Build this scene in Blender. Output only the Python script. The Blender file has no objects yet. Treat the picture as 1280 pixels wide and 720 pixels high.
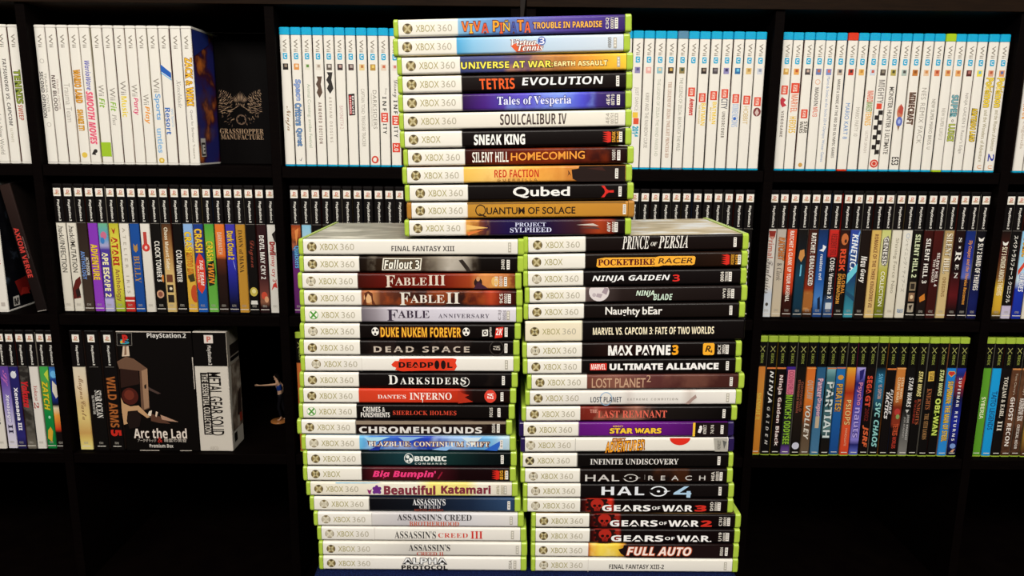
import bpy, math, random
from mathutils import Vector, Matrix
random.seed(7)
C = bpy.context.scene.collection

# ------------------------------------------------------------------ camera
FPX, PIT, ROL, YAW = 943.45, 0.192397, 0.00933, 0.0050
EYE = 1.05                                   # camera height above the floor
cp, sp = math.cos(PIT), math.sin(PIT)
FW = Vector((math.sin(YAW)*cp, math.cos(YAW)*cp, -sp))
r0 = Vector((math.cos(YAW), -math.sin(YAW), 0)); u0 = r0.cross(FW)
RT = r0*math.cos(ROL) + u0*math.sin(ROL); UP = u0*math.cos(ROL) - r0*math.sin(ROL)
cam = bpy.data.cameras.new('camera'); cam.sensor_width = 36; cam.lens = FPX*36/1280
cam.clip_start = .02
co = bpy.data.objects.new('camera', cam); C.objects.link(co)
m = Matrix((RT, UP, -FW)).transposed().to_4x4(); m.translation = Vector((0, 0, EYE)); co.matrix_world = m
bpy.context.scene.camera = co

def at(px, py, D):
    """the point of the upright plane y = D seen at a pixel of the photograph"""
    d = FW*FPX + RT*(px-640) - UP*(py-360)
    p = d*(D/d.y)
    return Vector((p.x, p.y, p.z+EYE))

# ------------------------------------------------------------------ world, lights, exposure
w = bpy.data.worlds.new('room_air'); bpy.context.scene.world = w; w.use_nodes = True
bg = w.node_tree.nodes['Background']; bg.inputs[0].default_value = (1, .95, .88, 1); bg.inputs[1].default_value = .06
def area(name, loc, target, sx, sy, power, col):
    l = bpy.data.lights.new(name, 'AREA'); l.shape = 'RECTANGLE'; l.size = sx; l.size_y = sy; l.energy = power; l.color = col
    o = bpy.data.objects.new(name, l); C.objects.link(o); o.location = loc
    o.rotation_euler = (Vector(target)-Vector(loc)).to_track_quat('-Z', 'Y').to_euler()
area('ceiling_lamp', (0, -1.35, 2.6), (0, .9, .85), 1.8, .7, 130, (1, .945, .86))
area('added_fill_west', (-1.7, -1.2, 2.5), (-.2, .9, .85), .9, .6, 60, (1, .95, .88))  # added fill from the west side, no fixture behind it
area('added_fill_east', (1.7, -1.2, 2.5), (.2, .9, .85), .9, .6, 60, (1, .95, .88))  # added fill from the east side, likewise without a fixture
area('added_top_light', (0, .1, 2.55), (0, .62, .9), 1.2, .5, 16, (1, .95, .88))  # added overhead light to brighten the top edges of the stacked cases
vs = bpy.context.scene.view_settings
bpy.context.scene.display_settings.display_device = 'sRGB'
vs.view_transform = 'Standard'; vs.look = 'None'; vs.gamma = 1; vs.use_curve_mapping = False; vs.exposure = -1.08

# ------------------------------------------------------------------ colours and materials
def lin(h):
    h = h.lstrip('#'); o = []
    for i in (0, 2, 4):
        c = int(h[i:i+2], 16)/255; o.append(c/12.92 if c <= .04045 else ((c+.055)/1.055)**2.4)
    return (*o, 1)
MC = {}
def mat(h, rough=.45, spec=.4, coat=0, name=None, emit=None):
    k = (h, rough, spec, coat)
    if k in MC: return MC[k]
    x = bpy.data.materials.new(name or 'ink_'+h.lstrip('#')); x.use_nodes = True
    b = x.node_tree.nodes['Principled BSDF']
    b.inputs['Base Color'].default_value = lin(h); b.inputs['Roughness'].default_value = rough
    b.inputs['Specular IOR Level'].default_value = spec; b.inputs['Coat Weight'].default_value = coat
    b.inputs['Coat Roughness'].default_value = .12
    MC[k] = x; return x
def ink(h): return mat(h, .5, .25)
def noise_mat(name, c1, c2, scale, rough=.5, spec=.4, stretch=(1, 1, 1), lo=.4, hi=.62, detail=4, c3=None, bump=0):
    x = bpy.data.materials.new(name); x.use_nodes = True; nt = x.node_tree; b = nt.nodes['Principled BSDF']
    tc = nt.nodes.new('ShaderNodeTexCoord'); mp = nt.nodes.new('ShaderNodeMapping'); mp.inputs['Scale'].default_value = stretch
    n = nt.nodes.new('ShaderNodeTexNoise'); n.inputs['Scale'].default_value = scale; n.inputs['Detail'].default_value = detail
    cr = nt.nodes.new('ShaderNodeValToRGB'); cr.color_ramp.elements[0].position = lo; cr.color_ramp.elements[1].position = hi
    cr.color_ramp.elements[0].color = lin(c1); cr.color_ramp.elements[1].color = lin(c2)
    if c3: cr.color_ramp.elements.new((lo+hi)/2).color = lin(c3)
    nt.links.new(tc.outputs['Object'], mp.inputs[0]); nt.links.new(mp.outputs[0], n.inputs['Vector'])
    nt.links.new(n.outputs[0], cr.inputs[0]); nt.links.new(cr.outputs[0], b.inputs['Base Color'])
    b.inputs['Roughness'].default_value = rough; b.inputs['Specular IOR Level'].default_value = spec
    if bump:
        bp = nt.nodes.new('ShaderNodeBump'); bp.inputs['Strength'].default_value = bump; bp.inputs['Distance'].default_value = .001
        nt.links.new(n.outputs[0], bp.inputs['Height']); nt.links.new(bp.outputs[0], b.inputs['Normal'])
    return x
def plastic(name, h, trans=.25, rough=.25):
    x = bpy.data.materials.new(name); x.use_nodes = True; b = x.node_tree.nodes['Principled BSDF']
    b.inputs['Base Color'].default_value = lin(h); b.inputs['Roughness'].default_value = rough
    b.inputs['Specular IOR Level'].default_value = .5
    b.inputs['Subsurface Weight'].default_value = trans; b.inputs['Subsurface Radius'].default_value = (.004, .006, .002)
    return x
RAMPS = {}
def ramp_mat(stops, L, noise=None, coat=.18, rough=.42, spec=.14):
    """printed spine: colours laid along the case length (0..1 from its head end), with an optional mottled picture"""
    key = (tuple(stops), L, noise, coat)
    if key in RAMPS: return RAMPS[key]
    x = bpy.data.materials.new('printed_spine'); x.use_nodes = True; nt = x.node_tree; b = nt.nodes['Principled BSDF']
    tc = nt.nodes.new('ShaderNodeTexCoord'); sx = nt.nodes.new('ShaderNodeSeparateXYZ')
    ma = nt.nodes.new('ShaderNodeMath'); ma.operation = 'MULTIPLY_ADD'; ma.inputs[1].default_value = 1/L; ma.inputs[2].default_value = .5
    cr = nt.nodes.new('ShaderNodeValToRGB'); e = cr.color_ramp.elements
    st = sorted(stops, key=lambda s: s[0])
    e[0].position = min(max(st[0][0], 0), 1); e[0].color = lin(st[0][1])
    if len(st) == 1: e[1].position = 1; e[1].color = lin(st[0][1])
    else:
        e[1].position = min(st[-1][0], 1); e[1].color = lin(st[-1][1])
        for p, c in st[1:-1]: e.new(min(max(p, 0), 1)).color = lin(c)
    nt.links.new(tc.outputs['Object'], sx.inputs[0]); nt.links.new(sx.outputs[0], ma.inputs[0]); nt.links.new(ma.outputs[0], cr.inputs[0])
    out = cr.outputs[0]
    if noise:
        col, scale, p0, p1, amt = noise
        n = nt.nodes.new('ShaderNodeTexNoise'); n.inputs['Scale'].default_value = scale; n.inputs['Detail'].default_value = 5
        nt.links.new(tc.outputs['Object'], n.inputs['Vector'])
        r2 = nt.nodes.new('ShaderNodeValToRGB'); r2.color_ramp.elements[0].position = .47; r2.color_ramp.elements[1].position = .6
        nt.links.new(n.outputs[0], r2.inputs[0])
        msk = nt.nodes.new('ShaderNodeValToRGB'); q = msk.color_ramp.elements
        z, o = (0, 0, 0, 1), (amt, amt, amt, 1)
        q[0].position = p0; q[0].color = z; q[1].position = p1; q[1].color = z
        q.new(min(p0+.02, .99)).color = o; q.new(max(p1-.02, .01)).color = o
        nt.links.new(ma.outputs[0], msk.inputs[0])
        mu = nt.nodes.new('ShaderNodeMath'); mu.operation = 'MULTIPLY'
        nt.links.new(r2.outputs[0], mu.inputs[0]); nt.links.new(msk.outputs[0], mu.inputs[1])
        mx = nt.nodes.new('ShaderNodeMix'); mx.data_type = 'RGBA'
        nt.links.new(mu.outputs[0], mx.inputs[0]); nt.links.new(out, mx.inputs[6]); mx.inputs[7].default_value = lin(col)
        out = mx.outputs[2]
    nt.links.new(out, b.inputs['Base Color'])
    b.inputs['Roughness'].default_value = rough; b.inputs['Specular IOR Level'].default_value = spec
    b.inputs['Coat Weight'].default_value = coat; b.inputs['Coat Roughness'].default_value = .15
    RAMPS[key] = x; return x

M_GREEN = plastic('lime_plastic', '#a9c443', .08); M_DGREEN = plastic('green_plastic', '#86c232')
M_BROWNP = plastic('amber_plastic', '#b07a30'); M_NAVYP = plastic('violet_plastic', '#2a1c50')
M_CYAN = plastic('cyan_plastic', '#12a9d6'); M_REDP = plastic('red_plastic', '#d8381e'); M_LIMEP = plastic('yellow_green_plastic', '#a8c81e')
M_BLACKP = mat('#100c0c', .3, .5, 0, 'black_plastic'); M_WHITEP = mat('#e8e4dc', .35, .5, 0, 'white_plastic')
M_CREAM = mat('#e6dcc4', .5, .3, 0, 'cream_card')
M_CLEARB = plastic('pale_blue_plastic', '#5a8aa8')

# ------------------------------------------------------------------ mesh helpers
class Acc:
    """collects faces with materials and links them as ONE mesh object"""
    def __init__(s): s.v = []; s.f = []; s.m = []; s.mats = []
    def mi(s, m):
        if m not in s.mats: s.mats.append(m)
        return s.mats.index(m)
    def add(s, verts, faces, m):
        o = len(s.v); s.v += [tuple(v) for v in verts]; k = s.mi(m)
        for f in faces: s.f.append([i+o for i in f]); s.m.append(k)
    def box(s, x0, x1, y0, y1, z0, z1, m):
        v = [(x, y, z) for x in (x0, x1) for y in (y0, y1) for z in (z0, z1)]
        s.add(v, [(0, 1, 3, 2), (4, 6, 7, 5), (0, 4, 5, 1), (2, 3, 7, 6), (0, 2, 6, 4), (1, 5, 7, 3)], m)
    def build(s, name, parent=None, loc=(0, 0, 0), smooth=False, bevel=0):
        me = bpy.data.meshes.new(name); me.from_pydata(s.v, [], s.f)
        for x in s.mats: me.materials.append(x)
        for p, k in zip(me.polygons, s.m): p.material_index = k; p.use_smooth = smooth
        o = bpy.data.objects.new(name, me); C.objects.link(o); o.parent = parent; o.location = loc
        if bevel:
            b = o.modifiers.new('edge', 'BEVEL'); b.width = bevel; b.segments = 3; b.limit_method = 'ANGLE'
        return o

def tag(o, label, cat, group=None, kind=None):
    o['label'] = label; o['category'] = cat
    if group: o['group'] = group
    if kind: o['kind'] = kind
    return o
def empty(name, loc, rot=(0, 0, 0)):
    o = bpy.data.objects.new(name, None); C.objects.link(o); o.location = loc; o.rotation_euler = rot
    o.empty_display_size = .02; return o

# ------------------------------------------------------------------ lettering
STY = {'b': (0x1d5d4, 0x1d5ee, 0x1d7ec), 'bi': (0x1d63c, 0x1d656, 0x1d7ec), 'sb': (0x1d400, 0x1d41a, 0x1d7ce),
       'sbi': (0x1d468, 0x1d482, 0x1d7ce), 'sc': (0x1d4d0, 0x1d4ea, 0x1d7ce), 'fr': (0x1d56c, 0x1d586, 0x1d7ce),
       'si': (0x1d434, 0x1d44e, None), 'm': (0x1d670, 0x1d68a, 0x1d7f6)}
def style(s, st):
    if st not in STY: return s
    a, b, d = STY[st]; r = ''
    for c in s:
        if 'A' <= c <= 'Z': r += chr(a+ord(c)-65)
        elif 'a' <= c <= 'z' and not (st == 'si' and c == 'h'): r += chr(b+ord(c)-97)
        elif '0' <= c <= '9' and d: r += chr(d+ord(c)-48)
        else: r += c
    return r
_cu = bpy.data.curves.new('lettering_source', 'FONT'); _cu.size = 1; _cu.resolution_u = 3
_co = bpy.data.objects.new('lettering_source', _cu)
TC = {}
def glyphs(body, st='n', fat=0.0, shear=0.0, space=1.0):
    k = (body, st, fat, shear, space)
    if k in TC: return TC[k]
    _cu.body = style(body, st); _cu.offset = fat; _cu.shear = shear; _cu.space_character = space
    me = bpy.data.meshes.new_from_object(_co)
    V = [(v.co.x, v.co.y) for v in me.vertices]; F = [tuple(p.vertices) for p in me.polygons]
    bpy.data.meshes.remove(me)
    xs = [v[0] for v in V] or [0, 1]; ys = [v[1] for v in V] or [0, 1]
    x0, x1, y0, y1 = min(xs), max(xs), min(ys), max(ys)
    V = [((x-x0)/(x1-x0 or 1), (y-y0)/(y1-y0 or 1)) for x, y in V]
    TC[k] = (V, F); return TC[k]
def put_text(acc, body, x0, x1, z0, z1, y, m, st='n', fat=0.0, shear=0.0, turn=0, space=1.0, skew=0.0):
    """lettering fitted into the rectangle x0..x1, z0..z1 of a face that looks towards -y"""
    V, F = glyphs(body, st, fat, shear, space); P = []
    for a, b in V:
        if turn == 90: a, b = 1-b, a
        elif turn == -90: a, b = b, 1-a
        P.append((x0+a*(x1-x0), y, z0+b*(z1-z0)+skew*(a-.5)*(z1-z0)))
    acc.add(P, F, m)
def ring_pts(x, z, rx, rz, n=24, a0=0, a1=2*math.pi): return [(x+rx*math.cos(a0+(a1-a0)*i/n), z+rz*math.sin(a0+(a1-a0)*i/n)) for i in range(n)]
def put_poly(acc, pts, y, m):
    a = sum(pts[i-1][0]*pts[i][1]-pts[i][0]*pts[i-1][1] for i in range(len(pts)))
    if a < 0: pts = pts[::-1]
    acc.add([(p[0], y, p[1]) for p in pts], [tuple(range(len(pts)))], m)
def put_ring(acc, x, z, rx, rz, k, y, m, n=24, a0=0, a1=2*math.pi):
    v = []; f = []
    for i in range(n+1):
        a = a0+(a1-a0)*i/n
        v += [(x+rx*math.cos(a), y, z+rz*math.sin(a)), (x+rx*k*math.cos(a), y, z+rz*k*math.sin(a))]
    for i in range(n): f.append((2*i, 2*i+1, 2*i+3, 2*i+2))
    acc.add(v, f, m)

# ------------------------------------------------------------------ a plastic game case
def section(t, d, ins, rf=.0022, rb=.0008, n=4):
    """rounded outline (y, z) of a case seen along its length"""
    t2, y0, y1 = t/2-ins, ins, d-ins; P = []
    for cy, cz, r, a in ((y0+rf, -t2+rf, rf, 180), (y1-rb, -t2+rb, rb, 270), (y1-rb, t2-rb, rb, 0), (y0+rf, t2-rf, rf, 90)):
        for i in range(n+1):
            q = math.radians(a+90*i/n); P.append((cy+r*math.cos(q), cz+r*math.sin(q)))
    return P
SM = {}
def shell_mesh(L, t, d, la, lb):
    k = ('s', L, round(t, 6), d, la, lb)
    if k in SM: return SM[k]
    h = L/2
    xs = [(-h, .0009), (-h+.0003, .0004), (-h+.0009, 0), (-h+la-.0003, 0), (-h+la, .0010), (h-lb, .0010), (h-lb+.0003, 0), (h-.0009, 0), (h-.0003, .0004), (h, .0009)]
    v = []; f = []
    for x, i in xs: v += [(x, y, z) for y, z in section(t, d, i)]
    n = len(v)//len(xs)
    for s in range(len(xs)-1):
        for i in range(n):
            j = (i+1) % n; f.append((s*n+i, (s+1)*n+i, (s+1)*n+j, s*n+j))
    f.append(tuple(range(n))); f.append(tuple(range(len(v)-1, len(v)-1-n, -1)))
    # seam where the two halves of the case close, on the long and short opening sides
    me = bpy.data.meshes.new('case_shell'); me.from_pydata(v, [], f)
    me.update(); SM[k] = me; return me
def sleeve_mesh(L, t, d, la, lb):
    k = ('w', L, round(t, 6), d, la, lb)
    if k in SM: return SM[k]
    def prof(ins, r):
        t2 = t/2-ins-.00045; P = [(d-.006, t2)]
        P += [(ins+r+r*math.cos(math.radians(a)), t2-r+r*math.sin(math.radians(a))) for a in range(90, 181, 15)]
        P += [(ins+r+r*math.cos(math.radians(a)), -t2+r+r*math.sin(math.radians(a))) for a in range(180, 271, 15)]
        return P+[(d-.006, -t2)]
    O = prof(0, .0020); I = prof(.0004, .0018); n = len(O); x0, x1 = -L/2+la+.0002, L/2-lb-.0002
    v = []; f = []; mi = []
    def strip(P, Q, kind):                   # faces between two outlines, with vertices of their own so that edges stay crisp
        o = len(v); v.extend(P+Q)
        for i in range(n-1):
            k0 = 0 if (O[i][0]+O[i+1][0])/2 < .0022 else 1
            f.append((o+i, o+i+1, o+n+i+1, o+n+i)); mi.append(k0 if kind == 0 else k0+2 if kind == 1 else 3)
    oa, ob, ia, ib = ([(x, *p) for p in Z] for x, Z in ((x0, O), (x1, O), (x0, I), (x1, I)))
    strip(oa, ob, 0); strip(ib, ia, 2); strip(ia, oa, 1); strip(ob, ib, 1)
    for i in (0, n-1):
        o = len(v); v.extend([oa[i], ob[i], ib[i], ia[i]]); f.append((o, o+1, o+2, o+3) if i else (o+3, o+2, o+1, o)); mi.append(3)
    me = bpy.data.meshes.new('cover_sleeve'); me.from_pydata(v, [], f)
    for p, q in zip(me.polygons, mi): p.material_index = q % 2; p.use_smooth = q == 0
    me.update(); SM[k] = me; return me
def case(root, L, t, d, la, lb, shell, spine, cover, off):
    me = shell_mesh(L, t, d, la, lb).copy(); me.materials.append(shell)
    s = bpy.data.objects.new('case_shell', me); C.objects.link(s); s.parent = root; s.location = off
    me = sleeve_mesh(L, t, d, la, lb).copy(); me.materials.append(spine); me.materials.append(cover)
    o = bpy.data.objects.new('cover_sleeve', me); C.objects.link(o); o.parent = root; o.location = off
    return s, o
BT = {}
def build_shared(key, name, fn, parent, loc=(0, 0, 0)):
    """the same printed mark on many cases: one mesh, an object of its own on each case"""
    if key not in BT:
        a = Acc(); fn(a); o = a.build(name, parent, loc); BT[key] = o.data; return o
    o = bpy.data.objects.new(name, BT[key]); C.objects.link(o); o.parent = parent; o.location = loc; return o

ORD = 'first second third fourth fifth sixth seventh eighth ninth tenth eleventh twelfth thirteenth fourteenth fifteenth sixteenth seventeenth eighteenth nineteenth twentieth twenty-first twenty-second'.split()

# ------------------------------------------------------------------ room shell
D = 1.0927                                   # plane of the shelved case fronts
DF = D-.012                                  # front of the bookcases, a little nearer
ROW = [EYE-.0385, EYE-.2560, EYE-.4730, EYE-.6900, EYE-.9070]      # tops of the shelf boards
M_BLACKWOOD = noise_mat('black_brown_wood', '#050202', '#080403', 30, .65, .03, (1, 1, 14), .35, .7)
M_BACK = mat('#030202', .9, .02, 0, 'dark_back_board')
def struct(name, x0, x1, y0, y1, z0, z1, mt):
    a = Acc(); a.box(x0, x1, y0, y1, z0, z1, mt); o = a.build(name); o['kind'] = 'structure'; return o
struct('floor', -2.6, 2.6, -2.4, 1.5, -.05, 0, noise_mat('dark_carpet', '#1a1512', '#241c18', 60, .95, .1, bump=.4))
struct('wall_back', -2.6, 2.6, 1.40, 1.5, 0, 2.7, mat('#2a2624', .9, .1, 0, 'dark_wall_paint'))

# ------------------------------------------------------------------ the two bookcases
XD = [at(25, 20, DF).x-.353, at(25, 20, DF).x, at(336, 20, DF).x, at(644.5, 12, DF).x, at(664, 12, DF).x, at(975, 20, DF).x, at(1282, 30, DF).x]
XD.append(XD[-1]+.345); XD[5] = .3683
ZT = at(650, 8.5, DF-.004).z; PT = .0066
YB = D+.27
def bookcase(px, label):
    r = empty('bookcase', ((px[0]+px[-1])/2, DF, 0)); tag(r, label, 'bookcase', 'black bookcases'); ox = r.location.x
    def part(name, x0, x1, y0, y1, z0, z1, mt=M_BLACKWOOD, bv=.0008):
        a = Acc(); a.box(x0-ox, x1-ox, y0-DF, y1-DF, z0, z1, mt); return a.build(name, r, bevel=bv)
    h = PT
    for i, x in enumerate(px): part('side_panel' if i in (0, len(px)-1) else 'divider_panel', x-h, x+h, DF, YB, 0, ZT-.0004)
    for i in range(len(px)-1):
        for z in ROW: part('shelf_board', px[i]+h+.0002, px[i+1]-h-.0002, DF+.002, YB, z-.016, z-.0002)
        part('kick_board', px[i]+h+.0002, px[i+1]-h-.0002, DF+.03, DF+.045, 0, ROW[4]-.0165)
        part('back_panel', px[i]+h+.0002, px[i+1]-h-.0002, YB-.006, YB-.0004, ROW[4], ZT-.001, M_BACK, 0)
    part('top_board', px[0]-h+.0003, px[-1]+h-.0003, DF-.004, YB, ZT, ZT+.026, noise_mat('black_wood_lit_brown', '#160c05', '#1e1208', 24, .6, .06, (1, 1, 14), .35, .7))  # same black wood; light caught by the top board is painted in as brown
    return r
bookcase(XD[:4], 'black wooden bookcase whose end bay holds plain white cases and a black crest box')
bookcase(XD[4:], 'black wooden bookcase holding blue-capped cases above green-topped dark cases')

# ------------------------------------------------------------------ the stool under the stacks and its navy cloth
DS = .6297                                   # plane of the stacked spines
ZS = at(528, 713.6, DS).z                    # height the stacks stand on
SX0, SX1 = at(396, 716, DS).x, at(918, 716, DS).x; SXC = (SX0+SX1)/2
st = empty('side_table', (SXC, .70, 0)); tag(st, 'small black side table hidden under the navy cloth below the stacks', 'table')
M_TAB = mat('#161210', .5, .3, 0, 'black_table_wood')
hw = (SX1-SX0)/2
a = Acc(); a.box(-hw*.9, hw*.9, -.1, .1, ZS-.028, ZS-.0034, M_TAB); a.build('tabletop', st, bevel=.002)
for sx in (-1, 1):
    for sy in (-1, 1):
        a = Acc(); a.box(sx*(hw*.9-.02)-.014, sx*(hw*.9-.02)+.014, sy*.08-.014, sy*.08+.014, 0, ZS-.0284, M_TAB); a.build('leg', st, bevel=.002)
M_CLOTH = noise_mat('navy_cloth', '#040b2c', '#203676', 900, .95, .1, (1, 1, 1), .5, .82, 3, bump=.5)
v = []; f = []; n = 120
loop = []
for i in range(n):
    q = 2*math.pi*i/n; c, s = math.cos(q), math.sin(q); e = .22
    loop.append((math.copysign(abs(c)**e, c), math.copysign(abs(s)**e, s), q))
levels = [(0, .992, 0), (0, 1, 0), (.0015, 1.006, 0), (.005, 1.012, .001), (.03, 1.02, .003), (.09, 1.03, .007), (.16, 1.035, .010), (.22, 1.04, .012)]
for dz, k, amp in levels:
    for cx, cy, q in loop:
        wv = 1+amp*6*math.sin(q*13+math.sin(q*5))/4
        v.append((cx*hw*k*wv, cy*.114*k*wv, -dz))
for l in range(len(levels)-1):
    for i in range(n): j = (i+1) % n; f.append((l*n+i, (l+1)*n+i, (l+1)*n+j, l*n+j))
f.append(tuple(range(n)))
a = Acc(); a.add(v, f, M_CLOTH); cl = a.build('tablecloth', None, (SXC, .70, ZS-.0004), smooth=True)
so = cl.modifiers.new('thick', 'SOLIDIFY'); so.thickness = .0022; so.offset = -1
tag(cl, 'navy blue cloth draped over the small table under the case stacks', 'tablecloth')

def short(l):
    for a_, b_ in ((' and a ', ', '), (' and ', ', '), (' with a ', ', '), (' a ', ' '), ('the ', '')):
        if len(l.split()) <= 16: break
        l = l.replace(a_, b_)
    return l

# ------------------------------------------------------------------ the three stacks of green cases
WHT = '#e9e5da'
LC, DC = .190, .135                          # case length and depth
X1 = mat('#75643c', .3, .6, .4, 'bronze_ball'); X2 = mat('#4d4126', .35, .5, 0, 'bronze_dark'); X3 = mat('#c2b68c', .4, .4, 0, 'pale_gold')
X4 = mat('#bdb5a0', .4, .4, 0, 'silver_ball'); X5 = mat('#4f9a32', .4, .4, 0, 'green_mark'); X6 = mat('#efece4', .4, .4, 0, 'white_ball')
def mk_logo(kind):
    def fn(a):
        x, z, r = -.0836, 0, .0040
        ball, dark, lite = {'d': (X1, X2, X3), 's': (X4, X1, mat('#d6cfba', .4, .4)), 'g': (X6, X5, X5), 'k': (X2, mat('#241e12'), X3)}[kind]
        put_poly(a, ring_pts(x, z, r, r), -.00006, dark)
        put_poly(a, ring_pts(x-.0001, z+.0002, r*.9, r*.88), -.00008, ball)
        put_poly(a, ring_pts(x-.0002, z+.0003, r*.62, r*.58), -.0001, ball if kind != 'd' else mat('#94834f', .35, .5))
        for s in (-1, 1):                    # the crossed bands
            put_poly(a, [(x-s*r*.78, z+r*.62), (x-s*r*.45, z+r*.80), (x+s*r*.10, z+r*.12), (x+s*r*.80, z-r*.62), (x+s*r*.50, z-r*.84), (x-s*r*.12, z-r*.12)], -.00012, lite if kind != 'g' else X5)
        put_poly(a, [(x-r*.45, z+r*.82), (x, z+r*.5), (x+r*.45, z+r*.82), (x, z+r*.96)], -.00014, dark if kind != 'g' else X6)
    return fn
def mk_plat(full):
    def fn(a):
        g = ink('#a8a06c')
        put_text(a, 'XBOX', -.0771, -.0616, -.0027, .0027, -.0001, g, 'n', .003)
        if full: put_text(a, '360', -.0597, -.0481, -.0027, .0027, -.0001, ink('#b0a995'), 'n', -.004)
    return fn

def spine_items(items, uL, uR, t, L=LC):
    """title lettering, printed art and rating marks of one spine; u runs along the spine, v from its upper edge (0) to its lower edge (1)"""
    T, A, R = Acc(), Acc(), Acc(); ly = [0]
    sx = lambda u: (u-uL)/(uR-uL)*L-L/2
    sz = lambda v: (.5-v)*t
    cl = lambda z: max(-t*.455, min(t*.455, z))
    def yy(): ly[0] += 1; return -.00006-.000012*ly[0]
    for it in items:
        k = it[0]
        if k == 't':
            _, body, stl, u0, u1, v0, v1, col = it[:8]; o = it[8] if len(it) > 8 else {}
            fat, sh = o.get('fat', 0), o.get('shear', 0)
            if 'out' in o:
                du = (u1-u0)*.006+abs(uR-uL)/1200*2.2; dv = .045
                put_text(T, body, sx(u0-du), sx(u1+du), sz(v1+dv), sz(v0-dv), yy(), ink(o['out']), stl, fat+.055, sh, 0, o.get('sp', 1), o.get('skew', 0))
            put_text(T, body, sx(u0), sx(u1), sz(v1), sz(v0), yy(), ink(col), stl, fat, sh, o.get('turn', 0), o.get('sp', 1), o.get('skew', 0))
        elif k == 'p': put_poly(A, [(sx(u), cl(sz(v))) for u, v in it[1]], yy(), ink(it[2]))
        elif k == 'e': put_poly(A, [(x, cl(z)) for x, z in ring_pts(sx(it[1]), sz(it[2]), it[3]/(uR-uL)*L, it[4]*t)], yy(), ink(it[5]))
        elif k == 'o': put_ring(A, sx(it[1]), sz(it[2]), it[3]/(uR-uL)*L, it[4]*t, it[6], yy(), ink(it[5]))
        elif k == 'r':                       # small rating box standing at the tail of the spine
            u = it[1]; wht = len(it) < 3; h = 8*(uR-uL)/1190
            c1, c2 = ('#e8e4dc', '#3a3230') if wht else ('#a8a294', '#e0dcd0')
            put_poly(R, [(sx(u-h), sz(.22)), (sx(u+h), sz(.22)), (sx(u+h), sz(.80)), (sx(u-h), sz(.80))], yy(), ink(c1))
            y = yy()
            for q in range(4 if wht else 3):
                v0 = .29+q*.12 if wht else .27+q*.165
                put_poly(R, [(sx(u-h*.55), sz(v0)), (sx(u+h*.55), sz(v0)), (sx(u+h*.55), sz(v0+(.045 if wht else .12))), (sx(u-h*.55), sz(v0+(.045 if wht else .12)))], y, ink(c2))
        elif k == 'c':                       # catalogue code set across the spine, reading upwards
            u, body = it[1], it[2]; col = it[3] if len(it) > 3 else '#d8d2c8'; h = 9*(uR-uL)/1190
            for q, ln in enumerate(body.split('|')): put_text(R, ln, sx(u+q*24-h), sx(u+q*24+h), sz(.8), sz(.2), yy(), ink(col), 'b', 0, 0, 90)
        elif k == 'crown':                   # red paper crown emblem lying on its side
            u = it[1]; q = 22*(uR-uL)/1190; y = yy(); rc = ink('#d0281c')
            for b in range(5):
                v0 = .20+b*.125
                put_poly(A, [(sx(u-q), sz(v0+.02)), (sx(u+q*.3), sz(v0)), (sx(u+q*.3), sz(v0+.12))], y, rc)
            put_poly(A, [(sx(u+q*.2), sz(.17)), (sx(u+q), sz(.24)), (sx(u+q), sz(.78)), (sx(u+q*.2), sz(.84))], yy(), rc)
        elif k == 'skull':                   # red skull inside a dark toothed wheel, cropped by the spine's edges
            u, v = it[1], .42; U = (uR-uL)/1190; lim = t*.47
            def pp(pts, h_): put_poly(A, [(x, max(-lim, min(lim, z))) for x, z in pts], yy(), ink(h_))
            for q in range(12):
                an = q*2*math.pi/12
                pp(ring_pts(sx(u+56*U*math.cos(an)), sz(v)-.0085*math.sin(an), .0016, .0016, 8), '#1c0504')
            pp(ring_pts(sx(u), sz(v), .0084, .0084), '#240605')
            pp(ring_pts(sx(u), sz(v-.06), .0058, .0050), '#ac2519')
            pp([(sx(u-20*U), sz(v+.14)), (sx(u+20*U), sz(v+.14)), (sx(u+14*U), sz(v+.44)), (sx(u-14*U), sz(v+.44))], '#9a2016')
            for s in (-1, 1): pp(ring_pts(sx(u+s*14*U), sz(v+.06), .0015, .0013), '#240504')
            pp([(sx(u-4*U), sz(v+.24)), (sx(u+4*U), sz(v+.24)), (sx(u), sz(v+.13))], '#240504')
            for s in (-9, -3, 3, 9): pp([(sx(u+(s-1.2)*U), sz(v+.31)), (sx(u+(s+1.2)*U), sz(v+.31)), (sx(u+(s+1.2)*U), sz(v+.44)), (sx(u+(s-1.2)*U), sz(v+.44))], '#300706')
    return T, A, R

def stack(cases, x0s, yl, yr, ybase, weights, where, zbase=None):
    """cases listed from the top; yl, yr: height of the stack's top edge at both ends, shared out over the cases"""
    n = len(cases); tot = sum(weights)
    xa, xb = x0s[0]
    ztl, ztr = at(xa, yl, DS).z, at(xb, yr, DS).z
    if zbase is None: zbl = zbr = ZS
    else: zbl, zbr = zbase
    cum = 0
    for i, (cs, (xl, xr), wt) in enumerate(zip(cases, x0s, weights)):
        f1 = 1-(cum+wt)/tot; cum += wt                       # share of the height below this case
        zl, zr = zbl+(ztl-zbl)*f1, zbr+(ztr-zbr)*f1
        t = min(ztl-zbl, ztr-zbr)*wt/tot-.0004
        ymid = ybase+( (yl+yr)/2-ybase)*(f1+.5*wt/tot)
        xc = (at(xl, ymid, DS).x+at(xr, ymid, DS).x)/2
        XA, XB = at(xa, (yl+ybase)/2, DS).x, at(xb, (yr+ybase)/2, DS).x
        tilt = math.asin((zr-zl)/(XB-XA))
        stack_case(cs, xc, zl+(zr-zl)*(xc-XA)/(XB-XA), tilt, t, DS+random.uniform(-.0006, .0006), random.uniform(-.004, .004), f'{ORD[i]} down {where}')
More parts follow.
